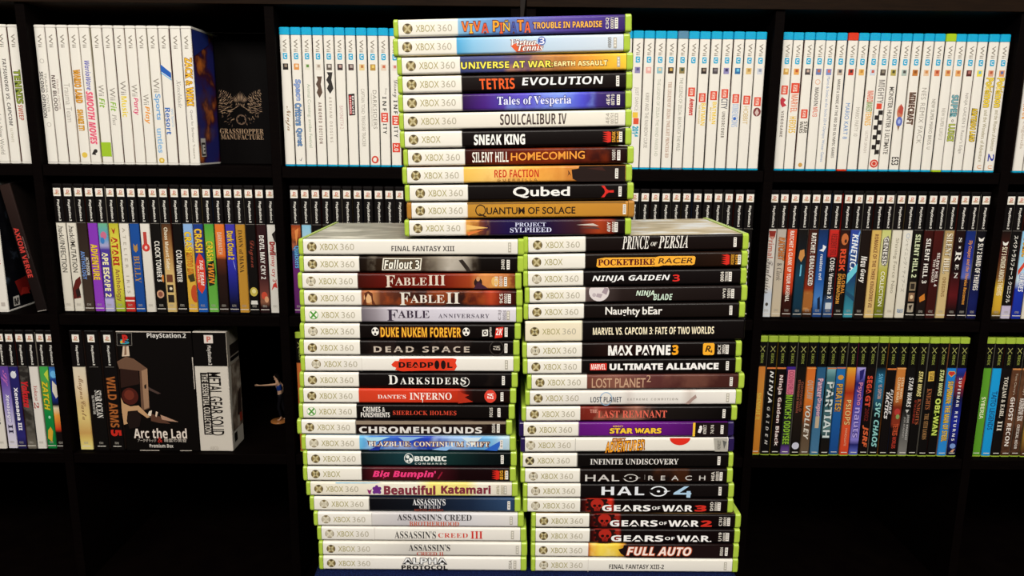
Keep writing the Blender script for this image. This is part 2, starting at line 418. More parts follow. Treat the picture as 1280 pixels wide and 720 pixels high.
def stack_case(cs, x, z, tilt, t, y, yaw, where):
    o = cs.get('o', {}); uL, uR = cs['u']; hb = cs['hb']
    fr = lambda u: (u-uL)/(uR-uL)
    R = [(fr(u), c) for u, c in cs['ramp']]
    hdr = o.get('hdr', WHT)
    if hb: R = [(0, hdr), (fr(hb)-.0006, hdr)]+[(max(p, fr(hb)+.0006), c) for p, c in R]
    sp_ = ramp_mat(tuple(R), LC, cs.get('noise'))
    cov = cs.get('cover') or ink(cs['ramp'][-1][1])
    shell = o.get('shell', M_GREEN)
    r = empty('game_case', (x, y, z), (0, -tilt, yaw)); tag(r, short(f"{cs['look'].replace(' with', ',', 1)}, {where}"), 'game case', 'cases of the three stacks')
    off = (0, 0, t/2+.00004)
    la, lb = o.get('lips', (.0040, .0054))
    s, sl = case(r, LC, t, DC, la, lb, shell, sp_, cov, off)
    lg = o.get('logo', 'd')
    build_shared('logo'+lg, 'platform_logo', mk_logo(lg), sl, (o.get('dx', 0), 0, o.get('dz', 0)))
    full = not o.get('short'); build_shared('plat'+str(full), 'platform_lettering', mk_plat(full), sl, (o.get('dx', 0), 0, o.get('dz', 0)))
    T, A, Rr = spine_items(cs['it'], uL, uR, t)
    if A.v: A.build('spine_art', sl)
    if T.v: T.build('title_lettering', sl)
    if Rr.v: Rr.build('rating_mark', sl)
    return r
def K(look, uL, uR, hb, ramp, it, noise=None, cover=None, **o):
    if isinstance(ramp, str): ramp = [(uL, ramp)]
    return dict(look=look, u=(uL, uR), hb=hb, ramp=ramp, it=it, noise=noise, cover=cover, o=o)
BK = '#0c0707'
def letters(word, cols, u0, u1, v0, v1, out=None, st='b', jump=.06):
    """a word whose letters take turns in colour and dance up and down"""
    r = []; nat = [.5 if c in 'Iil' else 1 for c in word]; wd = (u1-u0)/sum(nat)
    for i, c in enumerate(word):
        d = jump*(1 if i % 2 else -1); ua = u0+wd*sum(nat[:i])
        r.append(('t', c, st, ua+wd*nat[i]*.05, ua+wd*nat[i]*.95, v0+d, v1+d, cols[i % len(cols)], {'out': out} if out else {}))
    return r
CV_SAGE = noise_mat('cover_picture_sage', '#a8a594', '#e2dece', 16, .3, .5, (1, 2.5, 1), .35, .65, 6, '#827e6c')
CV_PAINT = noise_mat('cover_picture_painted', '#a08c60', '#e4e8ec', 22, .3, .5, (1, 2.2, 1), .38, .62, 6, '#ccbc9c')
CV_RUST = noise_mat('cover_picture_rust', '#3a2412', '#8a6a3a', 30, .3, .5)

UPPER = [
 K('green case with multicoloured title on a blue-to-violet spine', 8, 1238, 340, [(340, '#86b6d8'), (470, '#6a9ccc'), (620, '#5a74b8'), (850, '#5a4a9c'), (1040, '#47308a'), (1220, '#33205c')],
   letters('VIVA', ['#e8782a', '#f0b030', '#e86a24', '#d8502a'], 358, 502, .30, .80, '#6a2018')+letters('PIÑATA', ['#f0a02c', '#e05a28', '#f0c040', '#3a50a0', '#e88a28', '#e0602a'], 520, 718, .28, .85, '#4a2018')
   +[('t', 'TROUBLE IN PARADISE', 'b', 730, 1083, .36, .70, '#f4b638', {'out': '#4a2a60'}), ('c', 1112, 'C3Q|00001'), ('r', 1158)], dz=-.0005),
 K('green case with pale blue spine and a slanted red-edged title', 14, 1218, 337, [(337, '#49a2d2'), (420, '#86bde0'), (600, '#b2cde4'), (1190, '#cfd8e2')],
   [('p', [(610, .55), (640, .40), (760, .5), (770, .85), (640, .9)], '#d8582a'), ('t', 'Virtua', 'sbi', 612, 740, .20, .55, '#f4f0ec', {'out': '#7a3020'}), ('t', 'Tennis', 'sbi', 645, 775, .50, .84, '#f4f0ec', {'out': '#7a3020'}), ('e', 768, .32, 20, .24, '#3a5aa8'), ('t', '3', 'bi', 756, 782, .14, .5, '#e8e4f0'), ('c', 1112, '49009', '#8a8a86'), ('r', 1140, 1)]),
 K('green case with yellow capitals on a blue-to-gold spine', 35, 1237, 358, [(358, '#3b4474'), (560, '#4a4a7c'), (700, '#6c5064'), (850, '#a46a3a'), (1000, '#dc9430'), (1200, '#ecc63a')],
   [('t', 'UNIVERSE AT WAR:', 'b', 362, 828, .36, .72, '#f2e254', {'out': '#4a4420'}), ('t', 'EARTH ASSAULT', 'b', 835, 1105, .42, .68, '#f6e8a4', {'out': '#8a5a20'}), ('r', 1162, 1)], ('#e8a040', 60, .45, .97, .35)),
 K('green case with black spine, orange word and white slanted word', 38, 1237, 362, '#120908',
   [('t', 'TETRIS', 'b', 455, 635, .24, .84, '#e85a20', {'shear': -.06}), ('t', 'EVOLUTION', 'b', 672, 1085, .22, .66, '#e8e8ea', {'shear': .1}), ('r', 1160)]),
 K('green case with violet spine and pale storybook lettering', 40, 1232, 366, [(366, '#2a1040'), (480, '#46207c'), (680, '#5c4ec4'), (860, '#6e86e4'), (980, '#4c4ccc'), (1060, '#3a2870'), (1210, '#1a0a2a')],
   [('t', 'Tales of Vesperia', 'sb', 545, 922, .22, .80, '#e2e4ff', {'out': '#2a2a80'}), ('c', 1110, '4E4|00719'), ('r', 1162)], ('#8aa8f0', 45, .45, .85, .4)),
 K('green case with white spine and tall narrow dark title', 42, 1235, None, '#e4dfd2',
   [('t', 'SOULCALIBUR IV', 'b', 560, 900, .16, .78, '#40302c'), ('c', 1110, '4E4|00751', '#aaa498'), ('r', 1155, 1)]),
 K('green case with black spine, ragged white title and red crown', 45, 1235, 362, '#0e0706',
   [('t', 'SNEAK KING', 'b', 425, 688, .26, .86, '#f0eee8', {'fat': .02}), ('crown', 1106), ('c', 1142, 'SNEAK|KING', '#e0a030'), ('r', 1178)], short=1),
 K('green case with dark red spine, white words then orange word', 65, 1243, 380, [(380, '#2a0a05'), (600, '#561408'), (800, '#6a2008'), (1000, '#401008'), (1200, '#180604')],
   [('t', 'SILENT HILL', 'b', 418, 603, .22, .82, '#e8e4da'), ('t', 'HOMECOMING', 'n', 615, 992, .26, .72, '#ec9a38', {'fat': .012, 'skew': .12}), ('c', 1140, '10001'), ('r', 1165)], ('#8a3008', 50, .3, .9, .4)),
 K('green case with orange-yellow spine ending in dark brown', 58, 1235, 373, [(373, '#e8ba54'), (560, '#f2c878'), (700, '#f0ac48'), (880, '#d89444'), (900, '#c88038')],
   [('p', [(925, .25), (960, .2), (965, .04), (1199, .04), (1199, .96), (960, .96), (930, .78)], '#1c0b06'), ('p', [(1000, .2), (1080, .12), (1100, .35)], '#3a1810'), ('p', [(905, .25), (915, .42), (922, .62), (912, .50), (904, .64), (909, .45)], '#4a2818'),
    ('t', 'RED FACTION', 'b', 530, 757, .22, .66, '#c23218'), ('t', 'GUERRILLA', 'b', 545, 750, .74, .88, '#9a6a30', {'sp': 1.5}), ('r', 1155)], ('#c87828', 40, .35, .7, .35)),
 K('green case with black spine, square white letters and red mark', 75, 1240, 395, '#0e0807',
   [('t', 'Qubed', 'n', 625, 915, .18, .84, '#eceae6', {'fat': .022}), ('p', [(1074, .16), (1090, .16), (1102, .36), (1112, .44), (1138, .43), (1138, .57), (1112, .56), (1102, .64), (1090, .84), (1074, .84), (1090, .62), (1094, .5), (1090, .38)], '#d02820'), ('r', 1170)], dx=.0015),
 K('amber case with ochre spine and dark brown capitals', 82, 1247, 392, [(392, '#b98632'), (700, '#c28a2c'), (1190, '#b98030')],
   [('p', [(392, .0), (1200, .0), (1200, .14), (392, .14)], '#8a6430'), ('o', 460, .5, 27, .34, '#2a1806', .82), ('p', [(455, .68), (490, .85), (480, .88), (450, .72)], '#2a1806'), ('t', 'UANTUM OF SOLACE', 'n', 490, 945, .33, .74, '#2a1806', {'fat': .016}), ('r', 1195)], shell=M_BROWNP, cover=ink('#a87a30')),
 K('green case with dark violet spine, fiery head and pale title', 75, 1225, 386, [(386, '#c48c44'), (440, '#8a4a20'), (500, '#2c1232'), (600, '#1c1042'), (800, '#1a0c34'), (960, '#3a1a20'), (1060, '#a03c1a'), (1120, '#7a2410'), (1150, '#140608')],
   [('p', [(390, .3), (500, .5), (390, .62)], '#e8b868'), ('p', [(390, .75), (480, .6), (400, .95)], '#d87838'), ('p', [(945, .36), (1030, .28), (1060, .44)], '#c8beb4'), ('p', [(960, .55), (1040, .45), (1070, .62)], '#5a3a34'),
    ('t', 'PROJECT', 'sb', 635, 792, .20, .47, '#ccd0ec'), ('t', 'SYLPHEED', 'sb', 610, 820, .50, .78, '#ccd0ec'), ('c', 1110, '4WY|00001'), ('r', 1148)], ('#e0a048', 55, .26, .38, .7)),
]
UP_X = [(492, 789.8), (494.5, 785.5), (498.5, 789.6), (499, 789.6), (499.7, 788.5), (500, 789), (501, 789), (505.7, 791), (504, 789.3), (508, 790.5), (509.8, 792), (508, 787)]

WHITE = [
 K('green case with plain white spine, thin grey capitals, sage picture cover', 40, 1225, None, '#e4e0d6', [('t', 'FINAL FANTASY XIII', 'b', 528, 858, .42, .74, '#4c4644'), ('r', 1148, 1)], cover=CV_SAGE, dz=.0003),
 K('green case with dark spine and white boxed slanted title', 42, 1222, 357, [(357, '#120a06'), (480, '#2a1c10'), (680, '#3a2c20'), (760, '#6a6054'), (820, '#bab2a6'), (920, '#9c9488'), (955, '#30261e'), (1000, '#0c0604')],
   [('p', [(484, .12), (688, .12), (680, .86), (476, .86)], '#e8e2d2'), ('p', [(490, .18), (682, .18), (674, .80), (482, .80)], '#5a4c38'), ('t', 'Fallout 3', 'bi', 488, 674, .22, .78, '#f2eee0', {'out': '#1c140c'}), ('p', [(880, .25), (900, .2), (925, .55), (945, .9), (925, .95)], '#2a221c'), ('c', 1112, '20480'), ('r', 1140)], ('#8a8070', 60, .3, .8, .4)),
 K('green case with deep red spine, pale serif title with three strokes', 30, 1215, 347, [(347, '#3a0c06'), (500, '#5c120a'), (800, '#6c160a'), (940, '#9a3c1c'), (1020, '#d08848'), (1100, '#b87038'), (1185, '#6a2612')],
   [('e', 985, .58, 22, .3, '#2a1410'), ('e', 985, .35, 10, .14, '#c89060'), ('p', [(960, .95), (985, .5), (1040, .95)], '#3c1c30'), ('e', 1075, .5, 20, .3, '#e0b060'), ('t', 'F', 'sb', 495, 545, .14, .86, '#dacaba'), ('t', 'ABLE', 'sb', 545, 714, .26, .74, '#dacaba'), ('t', 'III', 'sb', 720, 812, .12, .74, '#dacaba'), ('c', 1082, 'C3J|00001'), ('r', 1130)], ('#e0a050', 70, .78, .98, .5), logo='s'),
 K('green case with reddish picture spine, pale serif title with two strokes', 42, 1218, 368, [(368, '#7c3c22'), (420, '#c48856'), (470, '#6a3420'), (600, '#3c1c14'), (900, '#2a1410'), (1000, '#6c2614'), (1050, '#b44024'), (1110, '#5a1408'), (1190, '#1c0806')],
   [('e', 405, .45, 24, .34, '#d8a878'), ('p', [(372, .9), (388, .5), (384, .2), (405, .06), (428, .2), (430, .6), (445, .95), (425, .9), (420, .4), (404, .2), (392, .5), (396, .9)], '#5a2a16'), ('t', 'F', 'sb', 570, 625, .14, .92, '#e0d8cc'), ('t', 'ABLE', 'sb', 625, 806, .28, .78, '#e0d8cc'), ('t', 'II', 'sb', 815, 886, .14, .82, '#e0d8cc'), ('c', 1105, '9CS|00002'), ('r', 1148)], ('#a84c20', 60, .28, .92, .55)),
 K('green case with pale lilac spine and dark serif title in two sizes', 42, 1222, 366, [(366, '#686068'), (440, '#8e868e'), (540, '#c4bec8'), (800, '#ccc8d4'), (1200, '#d8d4dc')],
   [('t', 'F', 'sb', 503, 560, .16, .86, '#382c3c'), ('t', 'ABLE', 'sb', 560, 728, .22, .68, '#382c3c'), ('t', 'ANNIVERSARY', 'sb', 775, 1046, .42, .68, '#5c5462', {'sp': 1.15}), ('c', 1102, 'C3J|00024', '#8a848c'), ('r', 1146, 1)], logo='g'),
 K('green case with black spine, bold yellow capitals between round white signs', 42, 1210, 360, '#0d0706',
   [('t', 'DUKE NUKEM FOREVER', 'b', 470, 893, .24, .84, '#f2b434', {'out': '#6a3008'})]+sum([[('e', u, .5, 19, .26, '#f0ece4')]+[('p', [(u+3*math.cos(q), .5+.04*math.sin(q)), (u+16*math.cos(q-.5), .5+.22*math.sin(q-.5)), (u+17*math.cos(q), .5+.235*math.sin(q)), (u+16*math.cos(q+.5), .5+.22*math.sin(q+.5))], '#100808') for q in (math.pi/2, math.pi*7/6, math.pi*11/6)] for u in (441, 921)], [])
   +[('p', [(1006, .38), (1036, .34), (1036, .74), (1006, .78)], '#e8e4dc'), ('o', 1021, .56, 10, .14, '#1a1210', .5), ('c', 1050, 'gearbox'), ('p', [(1078, .24), (1118, .18), (1112, .84), (1072, .9)], '#d83020'), ('t', '2K', 'bi', 1078, 1114, .28, .7, '#f4eeea'), ('r', 1132)], logo='s'),
 K('green case with black spine and broken grey spaced capitals', 38, 1205, 360, [(360, '#0c0706'), (540, '#1c1210'), (560, '#0c0706'), (1180, '#0c0706')],
   [('t', 'DEAD SPACE', 'b', 432, 940, .40, .78, '#c0b2a4', {'sp': 1.25}), ('p', [(540, .62), (700, .54), (945, .66), (945, .69), (700, .58), (540, .66)], '#0c0706'), ('o', 1084, .5, 38, .44, '#4a423c', .94), ('t', 'EA', 'bi', 1066, 1102, .36, .64, '#b8b0a4', {'turn': 90}), ('r', 1133)], ('#3a2a24', 40, .3, .8, .35)),
 K('green case with white spine and black letters on a red paint stroke', 42, 1207, None, '#e6e2da',
   [('p', [(367, .02), (368.5, .02), (368.5, .98), (367, .98)], '#c8c2b8'), ('p', [(525, .52), (545, .28), (565, .3), (570, .14), (700, .12), (850, .10), (872, .16), (866, .4), (874, .62), (860, .88), (700, .90), (580, .94), (545, .86), (550, .72), (532, .64)], '#dc3a1e'),
    ('t', 'DEADP', 'b', 564, 748, .36, .72, '#1c0808', {'fat': .02}), ('e', 767, .52, 13, .28, '#1c0808'), ('e', 801, .52, 13, .28, '#1c0808'), ('t', 'L', 'b', 822, 850, .36, .72, '#1c0808', {'fat': .02}), ('r', 1136, 1)], logo='s', dx=.0024),
 K('green case with black spine and spaced white serif capitals', 38, 1197, 352, '#0d0808',
   [('t', 'D', 'sb', 510, 560, .18, .76, '#e8e6e0'), ('t', 'ARKSIDERS', 'sb', 572, 918, .32, .76, '#e8e6e0', {'sp': 1.25}), ('o', 915, .60, 26, .3, '#e8e6e0', .86, ), ('p', [(885, .2), (915, .2), (915, .7), (885, .7)], '#0d0808'), ('t', 'S', 'sb', 893, 922, .32, .76, '#e8e6e0'), ('r', 1120)], ('#241a16', 40, .6, .95, .5)),
 K('green case with bright red spine fading to black, white serif title', 32, 1190, 350, [(350, '#c83c22'), (600, '#d23c22'), (880, '#b83018'), (900, '#8a2010'), (925, '#3a0c08'), (960, '#180806')],
   [('p', [(905, .3), (940, .42), (915, .55), (960, .85), (880, .95), (880, .1)], '#b02c16'), ('t', "DANTE'S", 'sb', 452, 602, .40, .66, '#f2e2da'), ('t', 'INFERNO', 'sb', 622, 846, .26, .72, '#f2e2da'), ('p', [(688, .7), (694, .7), (691, .95)], '#f2e2da'), ('e', 1052, .48, 32, .42, '#d84030'), ('t', 'EA', 'bi', 1036, 1068, .30, .66, '#f4e8e4', {'turn': 90}), ('r', 1114)]),
 K('green case with black spine, stacked white words then red capitals', 27, 1185, 338, '#0d0807',
   [('t', 'CRIMES &', 'b', 372, 490, .18, .50, '#e6e2dc'), ('t', 'PUNISHMENTS', 'b', 360, 515, .54, .86, '#e6e2dc'), ('t', 'SHERLOCK HOLMES', 'sb', 532, 872, .42, .70, '#cc442e', {'sp': 1.12}), ('c', 1058, 'FOCUS'), ('r', 1100)], logo='g'),
 K('green case with dark spine and wide pale machine-like capitals', 20, 1170, 334, '#180c0a',
   [('p', [(336, .06), (1134, .06), (1134, .24), (336, .30)], '#8c7c6a'), ('t', 'CHROMEHOUNDS', 'b', 352, 1008, .44, .86, '#dad6d2', {'fat': .012}), ('c', 1070, '00004'), ('r', 1095)], ('#4a3a30', 60, .3, .95, .4)),
 K('green case with streaked bright blue spine and small cream serif capitals', 42, 1190, 355, [(355, '#6cb8e2'), (420, '#3c7ecc'), (580, '#2c4cba'), (760, '#1c3cac'), (900, '#4c84d4'), (1050, '#6cacda'), (1150, '#b4ccda')],
   [('p', [(380, .1), (520, .02), (420, .5)], '#a8d8ee'), ('p', [(560, .05), (700, .02), (600, .4)], '#88b4e4'), ('p', [(740, .9), (900, .3), (820, .95)], '#8ab8ec'), ('p', [(900, .1), (1010, .04), (960, .6)], '#d0e4f0'), ('p', [(1020, .9), (1120, .2), (1090, .95)], '#2c60c0'), ('p', [(400, .95), (470, .55), (460, .95)], '#1c3090'),
    ('t', 'BLAZBLUE: CONTINUUM SHIFT', 'sb', 402, 1046, .36, .68, '#f0e6d4', {'out': '#5a1c14'}), ('r', 1113)], ('#c8e4f4', 35, .28, .98, .45), logo='s'),
 K('green case with dark teal spine and white emblem before square letters', 52, 1195, 362, [(362, '#0a1414'), (600, '#15363c'), (800, '#12302f'), (1000, '#0a1618'), (1170, '#060a0a')],
   [('o', 618, .45, 25, .34, '#e2e6e2', .86), ('e', 612, .35, 9, .12, '#e2e6e2'), ('e', 628, .55, 10, .14, '#e2e6e2'), ('e', 610, .62, 6, .08, '#e2e6e2'), ('t', 'BIONIC', 'b', 648, 820, .30, .64, '#e2e6e2', {'fat': .03}), ('t', 'COMMANDO', 'b', 650, 818, .74, .86, '#c8ccc8', {'sp': 1.5}), ('r', 1117)]),
 K('green case with dark red spine, hot pink slanted title and red crown', 52, 1200, 368, [(368, '#1c0608'), (450, '#4a1018'), (760, '#3c0c14'), (900, '#140406')],
   [('t', "Big Bumpin'", 'bi', 428, 768, .24, .80, '#ec3c7c', {'fat': .02}), ('p', [(775, .78), (800, .3), (806, .34), (784, .8)], '#8a1830'), ('crown', 1090), ('c', 1122, 'BIG|BUMPIN', '#e8a830'), ('r', 1150)], short=1),
 K('green case with white spine, yellow splash and chunky plum lettering', 70, 1208, None, [(70, '#e6e0d0'), (660, '#e6e0d0'), (740, '#ecdc7a'), (850, '#ecdc84'), (930, '#e8d878'), (1000, '#e6e0d0'), (1190, '#dcd4c8')],
   [('p', [(230, .0), (480, .0), (440, .10), (230, .12)], '#8accec'), ('e', 450, .55, 18, .24, '#6a2c84'), ('e', 436, .45, 9, .12, '#6a2c84'), ('e', 466, .45, 9, .12, '#6a2c84'), ('e', 436, .7, 9, .12, '#6a2c84'), ('e', 464, .7, 9, .12, '#6a2c84'), ('e', 450, .34, 9, .12, '#6a2c84'), ('p', [(398, .5), (412, .58), (424, .48), (414, .85), (406, .8)], '#8a2c6a')]
   +[('t', 'Beautiful', 'b', 488, 765, .22, .86, '#7c2a3c', {'fat': .03}), ('t', 'Katamari', 'b', 795, 1062, .20, .78, '#7c2a3c', {'fat': .03})]+[('c', 1100, '4WN|00001', '#b0a890'), ('r', 1140, 1)]),
 K('green case with black-to-navy spine and small three-line centred title', 90, 1220, 408, [(408, '#0a090e'), (700, '#10141c'), (960, '#1a2840'), (1160, '#2c4466'), (1200, '#182a4c')],
   [('t', "ASSASSIN'S", 'sb', 642, 818, .10, .54, '#e8e8ea'), ('t', 'CREED', 'sb', 678, 790, .56, .76, '#c8c8cc', {'sp': 1.3}), ('t', 'REVELATIONS', 'sb', 650, 806, .80, .94, '#a03c28'), ('r', 1157)], logo='s', dx=.0018),
 K('green case with silver-grey spine, dark title over a red word', 110, 1240, None, [(110, '#e6e2da'), (420, '#e4e0d8'), (424, '#d0ccca'), (600, '#c2bec2'), (900, '#d0ced2'), (1225, '#dcd8d4')],
   [('p', [(423, .0), (425, .0), (425, 1), (423, 1)], '#b0aaa4'), ('t', "ASSASSIN'S CREED", 'sb', 560, 960, .10, .54, '#3a3638'), ('t', 'BROTHERHOOD', 'sb', 625, 892, .60, .92, '#c45a3a'), ('r', 1172, 1)], logo='s'),
 K('green case with white spine, dark then red serif words and three red strokes', 128, 1255, None, '#e4e0d8',
   [('p', [(437, .0), (439, .0), (439, 1), (437, 1)], '#c2bcb4'), ('t', "ASSASSIN'S", 'sb', 545, 768, .28, .80, '#3c3a3a'), ('t', 'CREED', 'sb', 780, 940, .40, .72, '#c8402e', {'sp': 1.1}), ('t', 'III', 'sb', 955, 1020, .26, .78, '#c8342a'), ('r', 1180, 1)], logo='s'),
 K('green case with white spine and small dark name over tiny red words', 143, 1253, None, [(143, '#e4e0d6'), (420, '#e0dcd2'), (620, '#ccc8c0'), (800, '#d4d0c8'), (1240, '#e0dcd2')],
   [('t', "ASSASSIN'S", 'sb', 622, 843, .14, .62, '#3a3636'), ('t', 'CREED II', 'sb', 665, 808, .68, .94, '#b84c38'), ('r', 1200, 1)]),
 K('green case with white spine and black-edged block capitals on two lines', 140, 1253, None, '#e4e0d8',
   [('t', 'ALPHA', 'b', 590, 825, .10, .50, '#e8e8e6', {'out': '#1a1818', 'fat': .01}), ('t', 'PROTOCOL', 'b', 582, 830, .60, .90, '#1a1818', {'fat': .02}), ('c', 1165, 'SEGA', '#8a847a'), ('r', 1190, 1)]),
]
WH_X = [(374.4, 654), (375, 653.4), (372, 651.8), (375, 652.7), (375, 653.4), (375, 650.6), (374, 649.3), (375, 650), (373.8, 647.5), (372.5, 646), (371.4, 644.7), (369.7, 641.2), (375, 646), (377, 647.4), (377, 646.4), (381.4, 648.2), (386, 651.3), (390.8, 655.6), (395, 659), (398.3, 658.8), (398, 658.8)]

